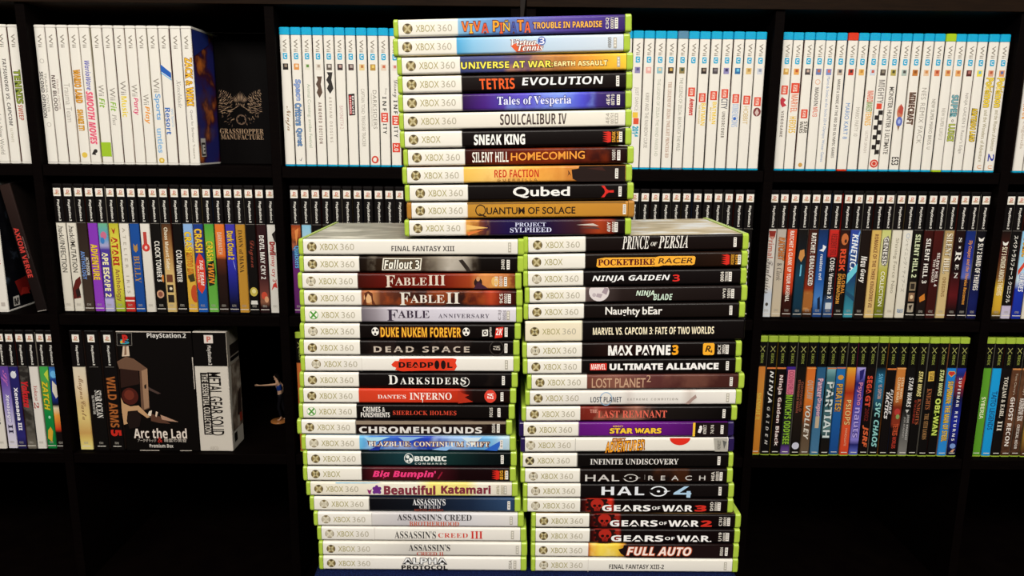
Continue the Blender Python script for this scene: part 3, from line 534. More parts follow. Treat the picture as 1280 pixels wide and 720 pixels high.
BLACK = [
 K('green case with black spine, jagged white title, painted cover', 45, 1232, 370, '#130a08',
   [('t', 'PRINCE', 'sbi', 565, 706, .04, .84, '#e8e4dc'), ('t', 'OF', 'sbi', 714, 748, .42, .66, '#e8e4dc'), ('t', 'PERSIA', 'sbi', 756, 910, .06, .82, '#e8e4dc'), ('r', 1158)], cover=CV_PAINT, dx=.0006),
 K('green case with black spine and orange label carrying two brown words', 40, 1230, 367, [(367, '#140a05'), (900, '#180c05'), (1200, '#241006')],
   [('p', [(432, .36), (470, .28), (740, .30), (760, .24), (945, .26), (952, .34), (948, .74), (938, .80), (780, .80), (760, .86), (440, .88), (428, .80)], '#f0ac36'), ('t', 'POCKETBIKE', 'sb', 436, 738, .38, .76, '#58120e', {'fat': .015}), ('t', 'RACER', 'n', 755, 938, .36, .70, '#3a1c0e', {'shear': .15, 'fat': .01}), ('crown', 1110), ('c', 1148, 'POCKETBIKE|RACER', '#e0a030'), ('r', 1184)], short=1),
 K('green case with black spine, white slanted capitals and a red figure', 38, 1228, 355, '#0f0909',
   [('t', 'NINJA GAIDEN', 'bi', 405, 818, .34, .76, '#ececec'), ('t', '3', 'bi', 832, 870, .34, .76, '#da2a22'), ('c', 1095, '0004|TERROR'), ('r', 1138)], logo='s'),
 K('green case with dark spine, big full moon and small white title', 45, 1232, 369, [(369, '#5a4a48'), (400, '#4c403e'), (560, '#241a18'), (900, '#1a1210'), (1210, '#181010')],
   [('e', 441, .30, 54, .60, '#d8d0d0'), ('p', [(470, .05), (492, .1), (480, .5), (455, .35)], '#9c8c94'), ('p', [(430, .4), (460, .45), (450, .7), (425, .6)], '#a89aa0'), ('e', 415, .5, 10, .12, '#b8acb0'), ('t', 'NINJA', 'bi', 638, 735, .26, .66, '#d4ead4'), ('t', 'BLADE', 'bi', 730, 832, .48, .86, '#c4dcc8'), ('c', 1108, 'WYJ|10001'), ('r', 1152)]),
 K('green case with black spine and playful uneven white lettering', 40, 1220, 360, '#120b09', [('t', 'Naughty', 'n', 475, 660, .24, .86, '#ebe8e2', {'fat': .018, 'skew': -.04}), ('t', 'bEar', 'n', 672, 778, .24, .72, '#ebe8e2', {'fat': .018})]+[('r', 1142)]),
 K('thicker card-sleeved case, black with cream head and narrow cream capitals', 35, 1228, 347, '#0c0707',
   [('t', 'MARVEL VS. CAPCOM 3: FATE OF TWO WORLDS', 'b', 405, 1060, .34, .68, '#f2e6c6')], hdr='#e6dcc2', shell=M_BLACKP, lips=(.0005, .0012), dx=-.0025),
 K('green case with black spine, bold white capitals and orange square', 22, 1212, 346, [(346, '#0e0706'), (560, '#24100c'), (640, '#1a0a08'), (760, '#0e0706'), (1180, '#0e0706')],
   [('t', 'MAX PAYNE', 'b', 487, 825, .20, .84, '#f0eeea', {'fat': .025}), ('t', '3', 'b', 832, 868, .20, .84, '#f0a422', {'fat': .025}), ('p', [(1006, .10), (1056, .10), (1062, .18), (1062, .78), (1056, .86), (1006, .86), (1000, .78), (1000, .18)], '#f2ac2c'), ('t', 'R', 'bi', 1012, 1042, .26, .66, '#2a1408'), ('t', '★', 'n', 1038, 1054, .5, .74, '#2a1408'), ('c', 1088, 'BCX|39005'), ('r', 1131)], logo='s'),
 K('green case with black spine, small red box then wide white capitals', 28, 1208, 345, '#0d0807',
   [('p', [(390, .30), (480, .30), (480, .74), (390, .74)], '#d23228'), ('t', 'MARVEL', 'b', 396, 474, .35, .69, '#f4eae4'), ('t', 'ULTIMATE ALLIANCE', 'b', 495, 1083, .32, .74, '#eeecea', {'fat': .03}), ('r', 1130)]),
 K('green case with brown spine and outlined sandy capitals', 50, 1225, 372, [(372, '#6c3c32'), (520, '#7e5044'), (700, '#5c3230'), (900, '#4a2622'), (1200, '#3e1e1a')],
   [('t', 'LOST PLANET', 'n', 400, 690, .24, .86, '#c29c80', {'fat': .008}), ('t', '2', 'n', 695, 718, .06, .5, '#c29c80'), ('r', 1152)], ('#8a5a4a', 30, .3, .97, .35)),
 K('green case with white spine, dark small title and pale blue arc', 38, 1213, None, [(38, '#e6e2da'), (560, '#dedad4'), (600, '#d0c8c2'), (640, '#e0dcd6'), (880, '#e0dcd6'), (930, '#c8beb6'), (970, '#dedad4'), (1200, '#e4e0d8')],
   [('o', 476, .55, 34, .44, '#8aaccc', .88), ('t', 'LOST PLANET', 'b', 392, 560, .42, .78, '#4c4c54'), ('t', 'EXTREME CONDITION', 'b', 592, 865, .52, .66, '#a09a92', {'sp': 1.6}), ('p', [(905, .9), (940, .5), (960, .3), (968, .5), (945, .7), (930, .92)], '#a08880'), ('r', 1135, 1)]),
 K('green case with red-brown spine turning black, thin red serif title', 20, 1187, 338, [(338, '#6e1e16'), (430, '#7c2c22'), (560, '#4c2018'), (640, '#8a5c4c'), (700, '#3a2420'), (760, '#1a1412'), (1160, '#060404')],
   [('t', 'THE', 'sb', 390, 430, .20, .42, '#e0a090'), ('t', 'LAST REMNANT', 'sb', 432, 805, .28, .76, '#dc6452'), ('r', 1114)], ('#a88068', 45, .28, .6, .5)),
 K('violet case with purple spine, yellow band and yellow block title', 10, 1165, 330, [(330, '#5c1672'), (600, '#6c1a86'), (930, '#4c1062')],
   [('p', [(943, .02), (1132, .02), (1132, .98), (943, .98)], '#140809'), ('p', [(943, .02), (956, .02), (956, .98), (943, .98)], '#ecbc34'), ('t', 'KINECT', 'b', 515, 568, .22, .34, '#f0c030'), ('t', 'STAR WARS', 'b', 497, 775, .40, .76, '#f2c432', {'out': '#3a0c40', 'fat': .03}), ('e', 985, .35, 8, .1, '#e8e4e0'), ('p', [(975, .45), (995, .42), (985, .75), (970, .7)], '#e8e4e0'), ('c', 1008, 'KINECT'), ('c', 1048, '74/74'), ('r', 1100)], shell=M_NAVYP),
 K('case with white spine, orange action title and red half disc', 25, 1160, None, '#e4e0d6',
   [('p', [(315, .02), (317, .02), (317, .98), (315, .98)], '#8a8680'), ('t', 'KINECT', 'bi', 512, 580, .06, .26, '#e89020', {'out': '#6a2c08'}), ('t', 'ADVENTURES!', 'bi', 476, 682, .22, .92, '#f2a424', {'out': '#6a2c08', 'skew': .25}),
    ('p', [(815+0, .02)]+[(870-55*math.cos(q), .02+.50*math.sin(q)) for q in [math.pi*i/16 for i in range(1, 16)]]+[(925, .02)], '#da2c1c'), ('p', [(1048, .05), (1122, .05), (1126, .95), (1058, .95)], '#a8a49a'), ('c', 1078, 'KINECT', '#4a4a44'), ('p', [(1096, .2), (1118, .3), (1106, .8)], '#5a5a58')], shell=M_NAVYP, logo='s', dx=-.0022),
 K('green case with black spine and white thin serif capitals', 30, 1160, 330, '#0c0807', [('t', 'INFINITE UNDISCOVERY', 'sb', 400, 868, .38, .76, '#dad6d2'), ('r', 1082)], logo='k', lips=(.0022, .0046), dx=-.003),
 K('green case with black spine, ringed silver word and spaced letters', 20, 1165, 338, '#130b09',
   [('t', 'HAL', 'n', 368, 552, .40, .84, '#c8c4c0', {'fat': .012, 'sp': 1.15}), ('o', 614, .62, 40, .26, '#c8c4c0', .82), ('p', [(570, .5), (590, .58), (600, .74), (575, .66)], '#130b09'), ('e', 612, .62, 7, .05, '#c8c4c0'), ('p', [(640, .58), (668, .60), (640, .68)], '#c8c4c0'), ('p', [(688, .40), (690, .40), (690, .74), (688, .74)], '#8a8480'), ('t', 'REACH', 'n', 708, 1016, .46, .78, '#c8c4c0', {'sp': 2.2, 'fat': .01}), ('c', 1056, 'HEA|00001'), ('r', 1100)], ('#6a3818', 30, .55, .8, .25), logo='s'),
 K('green case with black spine, ringed white word and pale blue figure', 28, 1178, 340, '#0f0a0a',
   [('t', 'HAL', 'b', 455, 688, .20, .78, '#e2e6ec', {'sp': 1.1}), ('o', 765, .52, 48, .36, '#e2e6ec', .80), ('p', [(712, .35), (740, .42), (748, .7), (720, .62)], '#0f0a0a'), ('e', 765, .52, 9, .07, '#e2e6ec'), ('p', [(795, .46), (832, .50), (795, .60)], '#e2e6ec'), ('p', [(905, .18), (930, .18), (880, .62), (944, .62), (944, .74), (846, .74), (848, .62)], '#a8c8e2'), ('p', [(918, .50), (940, .50), (940, .96), (918, .96)], '#a8c8e2'), ('r', 1100)], logo='s'),
 K('green case with red skull emblem, wide white capitals and red figure three', 25, 1175, 338, [(338, '#0e0404'), (365, '#3c0a08'), (390, '#aa2a1a'), (470, '#8a1a12'), (505, '#c82a1a'), (525, '#0e0606')],
   [('skull', 430), ('t', 'GEARS', 'b', 457, 722, .42, .86, '#eeecea', {'fat': .012}), ('t', 'OF', 'b', 730, 775, .52, .74, '#eeecea'), ('t', 'WAR', 'b', 784, 952, .42, .86, '#eeecea', {'fat': .012}), ('t', '3', 'b', 962, 1028, .42, .86, '#ca2c20', {'fat': .03}), ('c', 1055, 'D9D|00001'), ('r', 1096)], logo='s'),
 K('green case with red skull emblem, wide white capitals and red figure two', 75, 1210, 388, [(388, '#0e0404'), (410, '#3c0a08'), (430, '#8a2018'), (505, '#7a1810'), (545, '#8a1c12'), (560, '#0e0606')],
   [('skull', 470), ('t', 'GEARS', 'b', 500, 758, .42, .86, '#eeecea', {'fat': .012}), ('t', 'OF', 'b', 766, 808, .52, .74, '#eeecea'), ('t', 'WAR', 'b', 816, 982, .42, .86, '#eeecea', {'fat': .012}), ('t', '2', 'b', 990, 1052, .42, .86, '#ca2c20', {'fat': .03}), ('c', 1098, 'C3U|00001'), ('r', 1142)], cover=CV_RUST),
 K('green case with red skull emblem and wide white capitals without a figure', 72, 1205, 388, [(388, '#0e0404'), (410, '#3c0a08'), (430, '#8a2018'), (505, '#7a1810'), (545, '#8a1c12'), (560, '#0e0606')],
   [('skull', 472), ('t', 'GEARS', 'b', 505, 788, .42, .86, '#eeecea', {'fat': .012}), ('t', 'OF', 'b', 797, 850, .52, .74, '#eeecea'), ('t', 'WAR.', 'b', 860, 1050, .42, .86, '#eeecea', {'fat': .012}), ('c', 1095, 'U19|00005'), ('r', 1136)]),
 K('green case with yellow blast on a black spine and slanted pale capitals', 75, 1195, 385, [(385, '#a43c10'), (400, '#e8a432'), (450, '#f2d654'), (540, '#e8c442'), (570, '#c88a24'), (590, '#2a0e04'), (700, '#140606')],
   [('p', [(545, .4), (570, .3), (575, .1), (1162, .04), (1162, .96), (590, .96), (560, .7)], '#180808'), ('t', 'FULL AUTO', 'bi', 590, 938, .22, .82, '#f2e2da', {'out': '#b84c22', 'fat': .01}), ('c', 1100, '00004'), ('r', 1126)], ('#f0e090', 50, .27, .42, .5)),
 K('green case with plain white spine and small thin dark capitals', 75, 1190, None, '#e4e0d6',
   [('p', [(381, .02), (383, .02), (383, .98), (381, .98)], '#c8c2b8'), ('t', 'FINAL FANTASY XIII-2', 'b', 495, 790, .42, .74, '#3c3836'), ('r', 1120, 1)], logo='s', dx=.0004),
]
BL_X = [(655.6, 935.8), (654.4, 935), (654, 934.8), (655.6, 935.8), (654.4, 933), (653, 935), (650.2, 931), (651.6, 930), (656.8, 934), (654, 931.3), (649.7, 925.2), (647.4, 920), (651, 918.8), (651, 917.5), (649.7, 918), (651.6, 921), (651, 920.4), (662.6, 928.6), (662, 927.4), (662.6, 925), (662.6, 924)]

stack(WHITE, WH_X, 298, 298, 713.6, [1]*21, 'white-topped stack')
stack(BLACK, BL_X, 295.7, 290.6, 713.6, [1]*5+[1.34]+[1]*15, 'black-topped stack')
zw = at(654, 298, DS).z+.0004; zk = at(795, 293.3, DS).z
stack(UPPER, UP_X, 23.5, 15.5, 295, [1]*12, 'upper stack', (at(508, 296.3, DS).z, at(787, 294, DS).z))

# ------------------------------------------------------------------ cases on the shelves
def T(body, st, u0, u1, col, v0=.26, v1=.72, out=None, **o):
    if out: o['out'] = out
    return ('t', body, st, u0, u1, v0, v1, col, o)
def SQ(u, col, v0=.25, v1=.75, h=.022): return ('p', [(u-h, v0), (u+h, v0), (u+h, v1), (u-h, v1)], col)
def BAR(u0, u1, col, v0=0.0, v1=1.0): return ('p', [(u0, v0), (u1, v0), (u1, v1), (u0, v1)], col)
def badge(u):                                # the square red badge with a yellow-edged white word
    return [SQ(u, '#d8432a', .2, .82, .032), ('t', 'LEGO', 'b', u-.024, u+.024, .36, .68, '#f2e8d8', {'turn': 90})]
def mark_wii(a):
    put_text(a, 'Wii', -.0823, -.0648, -.0027, .0026, -.0001, ink('#8d867a'), 'n', .01)
def mark_wiiu(a):
    put_text(a, 'Wii', -.0788, -.0622, -.0027, .0026, -.0001, ink('#8d867a'), 'n', .01)
    put_poly(a, [(-.0604, -.0030), (-.0604, .0022), (-.0596, .0031), (-.0530, .0031), (-.0521, .0022), (-.0521, -.0021), (-.0530, -.0030)], -.00008, ink('#1ea4d0'))
    put_text(a, 'U', -.0587, -.0539, -.0016, .0018, -.0001, ink('#eceae4'), 'n', .03)
def mark_ps(a):
    put_poly(a, [(-.0888, -.0052), (-.0772, -.0052), (-.0772, .0052), (-.0888, .0052)], -.00006, ink('#ece6dc'))
    put_text(a, 'S', -.0820, -.0795, -.0038, .0038, -.00008, ink('#b08a4a'), 'b', .02, 0, 90)
    put_text(a, 'P', -.0862, -.0802, -.0014, .0026, -.0001, ink('#cc8070'), 'b', .0, 0, 90)
    put_text(a, 'PlayStation.2', -.0722, -.0412, -.0020, .0024, -.0001, ink('#e4e0d8'), 'b', .01)
    put_poly(a, [(-.0390, -.0066), (-.0386, -.0066), (-.0386, .0066), (-.0390, .0066)], -.00008, ink('#8a847c'))
    put_poly(a, [(.0871, -.0062), (.0882, -.0062), (.0882, .0062), (.0871, .0062)], -.00009, ink('#dcd6cc'))
    for q in range(4): put_text(a, 'III' if q % 2 else 'HII', .0806+q*.0001, .0840, -.0032+q*.0016, -.0020+q*.0016, -.0001, ink('#a8a298'), 'b', 0, 0, 90)
def mark_xb(a):
    g = ink('#a8a860')
    for s in (-1, 1): put_poly(a, [(-.0800, s*.0032), (-.0790, s*.0036), (-.0705, -s*.0030), (-.0712, -s*.0036), (-.0752, -s*.0004)], -.00008-.00001*s, g)
    put_text(a, 'XBOX', -.0692, -.0525, -.0020, .0022, -.0001, ink('#86903f'), 'b', .0)
    put_poly(a, [(.0880, -.0045), (.0892, -.0045), (.0892, .0045), (.0880, .0045)], -.00009, ink('#e2ded4'))
KINDS = {'wii': (M_WHITEP, (.0036, .0030), [], mark_wii), 'wiiu': (M_CYAN, (.0104, .0028), [], mark_wiiu),
         'ps2': (M_BLACKP, (.0036, .0026), [(0, '#0c0808'), (.2935, '#0c0808')], mark_ps), 'xbox': (M_GREEN, (.0092, .0022), [(0, '#0c0908'), (.2495, '#0c0908')], mark_xb)}
COVERS = ['#3a2a24', '#8a8478', '#5a2018', '#20242c', '#b0a898', '#6a5a3a', '#2a3a58', '#171212']
def shelf_case(kind, sp, x, z, t, label, group, lean=0.0, dy=0.0, n=0):
    shell, lips, hdr, mark = KINDS[kind]
    look, ramp, items = sp[:3]; o = sp[3] if len(sp) > 3 else {}
    shell = o.get('shell', shell)
    if isinstance(ramp, str): ramp = [(.3 if kind == 'ps2' else .255 if kind == 'xbox' else 0, ramp)]
    if hdr: ramp = hdr+[(max(p, hdr[-1][0]+.001), c) for p, c in ramp]
    r = empty('game_case', (x, D+dy, z), (0, math.pi/2+lean, 0)); tag(r, label, 'game case', group)
    off = (-LC/2-.0001, 0, 0)
    cov = o.get('cover') or ink(COVERS[n % len(COVERS)] if kind != 'wii' else ['#d8d0c4', '#5a2018', '#c8b8a0', '#8a3020', '#b0a890'][n % 5])
    s, sl = case(r, LC, t, DC, *lips, shell, ramp_mat(tuple(ramp), LC, o.get('noise'), 0, .6, .1), cov, off)
    build_shared('mark'+kind, 'platform_mark', mark, sl)
    Tx, A, R = spine_items(items, 0, 1, t)
    if A.v: A.build('spine_art', sl)
    if Tx.v: Tx.build('title_lettering', sl)
    return r
def row(kind, specs, xa, xb, z, rowname, group, from_end=False, dys=None):
    n = len(specs)
    for i in range(len(XD)-1):               # keep the row inside its bay
        if i == 3: continue
        if XD[i] < (xa+xb)/2 < XD[i+1]: xa = max(xa, XD[i]+PT+.0004)
        if XD[i] < (xa+xb)/2 < XD[i+1] and i != 5 or i == 5 and XD[5] < (xa+xb)/2 < XD[6]: xb = min(xb, XD[i+1]-PT-.0004)
    p = (xb-xa)/n
    for i, sp in enumerate(specs):
        k = n-1-i if from_end else i
        o = sp[3] if len(sp) > 3 else {}
        lab = short(f"{sp[0]}, "+rowname.format(ORD[k]))
        shelf_case(kind, sp, xa+p*(i+.5), z, p-.0005, lab, group, dy=random.uniform(-.0012, .0012) if dys is None else dys, n=i)

W = '#e7e3da'
GR = '#8d877c'
WII_A = [
 ('white case, small grey subtitle low on the spine', W, [T('TALES OF SYMPHONIA', 'n', .24, .5, GR), T('Dawn of the New World', 'n', .50, .93, '#908a80', .28, .68)]),
 ('white case, long dark slanted title', W, [T('TATSUNOKO VS. CAPCOM', 'bi', .24, .72, '#5c5854', .32, .66), T('ULTIMATE', 'n', .74, .84, '#b0a890', .4, .62)]),
 ('white case, lime then red lettering', W, [T('TENNIS', 'b', .32, .56, '#8c9a34', .2, .78, '#4a5a1c'), T('SWEEP', 'b', .57, .68, '#b8583c', .3, .74)]),
]
WII_B = [
 ('white case, bold black two-line title between diamonds', W, [('o', .255, .5, .016, .2, '#a8a298', .8), T('TRAUMA CENTER', 'n', .34, .62, '#8a8478', .22, .44), T('SECOND OPINION', 'b', .33, .66, '#3a3430', .52, .84), ('o', .71, .45, .016, .2, '#a8a298', .8)]),
 ('white case, bold dark two-word title, reddish edge', W, [T('TRAUMA CENTER', 'n', .38, .6, '#a89088', .2, .4), T('NEW BLOOD', 'b', .355, .61, '#4a302c', .46, .8)]),
 ('white case, faint thin grey title', W, [T('Trauma Team', 'n', .41, .69, '#b4ada4', .24, .76)]),
 ('white case, golden block letters and gold coin', W, [T('WARIO LAND', 'b', .315, .55, '#e0a030', .22, .8, '#a86a1c'), T('SHAKE IT!', 'b', .60, .75, '#e0a838', .3, .78, '#b07c24'), ('e', .93, .5, .02, .26, '#e0c050')]),
 ('white case, violet then crimson pink lettering', W, [T('WarioWare', 'bi', .25, .46, '#5a5cb4', .22, .7), T('SMOOTH MOVES', 'bi', .47, .85, '#e0486c', .2, .8, '#f0b0b8'), ('e', .90, .4, .014, .16, '#2a2624'), ('p', [(.885, .5), (.93, .4), (.925, .8), (.90, .62)], '#2a2624')]),
 ('white case, grey and green title above a solid green block', W, [T('Wii', 'n', .42, .5, GR, .24, .74), T('Fit', 'bi', .515, .585, '#86b82a', .22, .76), BAR(.835, .94, '#9cc02a')]),
 ('white case, grey and green title with slanted grey word', W, [T('Wii', 'n', .44, .53, GR, .24, .74), T('Fit', 'bi', .54, .61, '#86b82a', .22, .76), T('Plus', 'si', .63, .71, GR, .3, .7)]),
 ('white case, grey and yellow title', W, [T('Wii', 'n', .39, .49, GR, .24, .74), T('Music', 'b', .50, .65, '#e8d02a', .22, .76)]),
 ('white case, grey and magenta title', W, [T('Wii', 'n', .415, .50, GR, .24, .74), T('Party', 'bi', .51, .635, '#d8286c', .22, .76)]),
 ('white case, grey and orange title', W, [T('Wii', 'n', .485, .56, GR, .24, .74), T('Play', 'bi', .57, .70, '#e8961e', .2, .78)]),
 ('white case, large sky-blue title over blue outlines and gold coin', W, [T('Wii', 'n', .37, .47, GR, .2, .74), T('Sports', 'n', .48, .67, '#6aa4d8', .16, .8, fat=.02), T('unties', 'n', .73, .91, '#8ab8e0', .24, .76, fat=.02), ('e', .965, .5, .02, .26, '#d8b43a'), ('e', .965, .5, .009, .12, '#f0e0a0')]),
 ('white case, slanted blue band over a blue title', W, [('p', [(.27, 1), (.33, 0), (.37, 0), (.32, 1)], '#1e5cb4'), ('p', [(.325, 1), (.375, 0), (.385, 0), (.335, 1)], '#6ab8e4'), T('Wii Sports', 'n', .585, .72, '#8ab4dc', .1, .34), T('Resort', 'b', .58, .775, '#1e62b8', .38, .86)]),
 ('white case, thin slanted grey signature title', W, [T('Xenoblade', 'si', .38, .58, '#8a847c', .28, .66)]),
 ('white case, yellow bubbly title, picture cover towards the crest box', W, [T('ZACK & WIKI', 'b', .225, .565, '#f2c02e', .16, .8, '#8a4a14', skew=-.1), T("Quest for Barbaros' Treasure", 'n', .595, .95, '#8a8478', .34, .6)], {'cover': noise_mat('cover_picture_adventure', '#2a2c78', '#e07a2c', 20, .35, .4, (1, 1, 1), .45, .66, 5, '#4a1c2c')}),
]
IC = lambda c1, c2=None: [SQ(.278, c1)]+([SQ(.272, c2, .35, .6, .010)] if c2 else [])
WU_C = [
 ('blue-capped case, brown brush-stroke title', W, IC('#1a1414', '#8a7a6a')+[T('Ninja', 'sc', .56, .74, '#8a6a44', .2, .78)]),
 ('blue-capped case, blue bubble title', W, IC('#d8904a', '#e8d0b0')+[T('Space', 'b', .37, .52, '#8aa4d4', .2, .8, '#5a70a8'), T('Critters', 'b', .54, .70, '#6a94c4', .2, .8, '#34507c'), T('Quest', 'b', .72, .85, '#6a94c4', .24, .8, '#34507c'), ('p', [(.93, .3), (.96, .45), (.945, .7), (.955, .5)], '#2a2450')]),
 ('blue-capped case, long faint grey-green title', W, IC('#dcd8c8', '#5a8a3a')+[T('Animal Crossing: amiibo Festival', 'n', .40, .86, '#9aa890', .3, .7)]),
 ('blue-capped case, winged dark emblem over spaced brown capitals', W, IC('#dcd4c8', '#a89888')+[('p', [(.345, .2), (.40, .34), (.46, .2), (.50, .5), (.46, .76), (.43, .6), (.40, .8), (.37, .6), (.345, .7)], '#5a463a'), T('ARMORED EDITION', 'b', .53, .83, '#6a4638', .34, .66, sp=1.5)]),
 ('blue-capped case, winged black emblem over pale spaced capitals', W, IC('#5a5048', '#c8c0b8')+[('p', [(.315, .2), (.37, .34), (.43, .16), (.47, .5), (.43, .78), (.40, .6), (.37, .82), (.34, .6), (.315, .74)], '#2c2826'), T('ARKHAM ORIGINS', 'b', .49, .82, '#b4aca0', .36, .64, sp=1.5)]),
 ('blue-capped case, short pale pink capitals', W, IC('#3a2a2c', '#b89890')+[T('BAYONETTA 2', 'n', .555, .72, '#c4a4a0', .34, .68)]),
 ('blue-capped case, black and red framed label', W, IC('#4a3634', '#b0a098')+[('p', [(.465, .25), (.62, .22), (.625, .8), (.47, .84)], '#241818'), ('p', [(.48, .56), (.615, .54), (.615, .74), (.48, .78)], '#c02c34'), T('Devil', 'b', .482, .61, '#e8e0dc', .30, .5), T('THIRD', 'b', .486, .61, '#e8d8d4', .58, .72)]),
 ('blue-capped case, long thin grey capitals', W, IC('#e0c890', '#b87844')+[T("CAPTAIN TOAD: TREASURE TRACKER", 'n', .43, .85, '#a09a8e', .32, .66)]),
 ('blue-capped case, grey capitals and a red ring low down', W, IC('#b08a3c', '#e0c46a')+[T('DARKSIDERS', 'n', .44, .72, '#8a8478', .22, .58, sp=1.1), T('WARMASTERED EDITION', 'n', .46, .7, '#b0a99c', .64, .78), ('o', .945, .5, .028, .34, '#d0402c', .6), ('p', [(.925, .3), (.945, .15), (.965, .4)], '#d0402c')]),
 ('blue-capped case, spaced black letters around a red square', W, IC('#dcc8b4', '#c86a4c')+[T('Disney', 'sc', .425, .47, '#8a847c', .2, .5), T('INF', 'b', .485, .59, '#2c2826', .32, .68, sp=1.4), SQ(.635, '#d8402e', .18, .84, .034), T('IN', 'b', .61, .66, '#f0e8e0', .34, .68), T('ITY', 'b', .68, .755, '#2c2826', .32, .68, sp=1.4)]),
 ('blue-capped case, script word, black letters and two red squares', W, IC('#e0d4cc', '#c87a6c')+[T('Disney', 'sc', .365, .49, '#5a5450', .2, .8), T('INF', 'b', .51, .61, '#2c2826', .32, .68, sp=1.4), SQ(.655, '#d8402e', .18, .84, .034), T('IN', 'b', .63, .68, '#f0e8e0', .34, .68), T('ITY', 'b', .70, .78, '#2c2826', .32, .68, sp=1.4), SQ(.855, '#d8402e', .14, .86, .034), T('2.0', 'b', .83, .88, '#f0e8e0', .3, .7)]),
]
WU_D = [
 ('blue-capped case mostly hidden by the upper stack', W, IC('#7a6a9a')),
 ('blue-capped case, grey title ending in yellow, red and cyan', W, IC('#8a84b0', '#5a5488')+[T('JUST DANCE', 'n', .40, .57, '#a8a29a', .3, .72), SQ(.60, '#e8c040', .3, .8, .02), SQ(.645, '#d85030', .2, .7, .022), T('2014', 'b', .68, .76, '#16a0c0', .2, .78, fat=.03)]),
 ('blue-capped case, faint capitals and pale pink icon', W, IC('#e0a8a0', '#f0d0c8')+[T('KIRBY AND THE RAINBOW CURSE', 'n', .44, .84, '#9c968c', .34, .68)]),
 ('blue-capped case, very faint long green-grey title', W, IC('#8ab8c4', '#e0c8a0')+[T('THE LEGEND OF ZELDA: THE WIND WAKER HD', 'n', .34, .9, '#b0b4a2', .36, .66)]),
 ('blue-capped case, long red-brown capitals', W, IC('#3a2c20', '#c8a050')+[T('THE LEGEND OF ZELDA: TWILIGHT PRINCESS HD', 'sb', .36, .91, '#b08a74', .34, .68)]),
 ('taller sleeved blue-capped case, long grey-green capitals', W, IC('#8a7a4a', '#3a4a3a')+[T('THE LEGEND OF ZELDA: BREATH OF THE WILD', 'n', .33, .86, '#98988a', .34, .66)], {'shell': M_CLEARB}),
 ('blue-capped case, red badge over red brush lettering', W, badge(.43)+[T('Avengers', 'bi', .475, .60, '#c8342c', .22, .8, fat=.03)]),
 ('blue-capped case, red badge over yellow letters, dark icon', W, IC('#2a201c', '#8a7a6a')+badge(.47)+[T('BATMAN', 'b', .51, .67, '#ecc82e', .16, .56), T('THE VIDEOGAME', 'b', .52, .66, '#c8b060', .64, .8)]),
 ('blue-capped case, red badge over yellow letters, grey icon', W, IC('#4a4448', '#7a7478')+badge(.455)+[T('BATMAN', 'b', .50, .66, '#ecc82e', .2, .56), T('BEYOND', 'b', .54, .64, '#d8b848', .64, .8)]),
 ('blue-capped case, red badge over spaced black lettering', W, IC('#8a84b4', '#3a3460')+badge(.44)+[T('CITY', 'b', .475, .55, '#6a6a72', .2, .8), T('UNDERCOVER', 'b', .57, .76, '#5c5448', .36, .66, sp=1.3)]),
 ('blue-capped case, red badge over pale blue outlines', W, IC('#2a6aa0', '#6ac0e0')+badge(.475)+[T('DIMENSIONS', 'b', .515, .68, '#a8bcdc', .2, .78), ('e', .62, .5, .012, .14, '#3a6ac0')]),
 ('blue-capped case, red badge over thin gold title', W, IC('#d8b878', '#b08a4a')+badge(.485)+[T('HOBBIT', 'n', .53, .66, '#ccb070', .3, .76)]),
 ('blue-capped case, red badge over a dark round emblem', W, IC('#c8ccd4', '#8a94a8')+badge(.495)+[('e', .57, .5, .032, .36, '#7a3434'), ('p', [(.545, .5), (.575, .3), (.6, .5), (.575, .7)], '#d0b8b0')]),
]
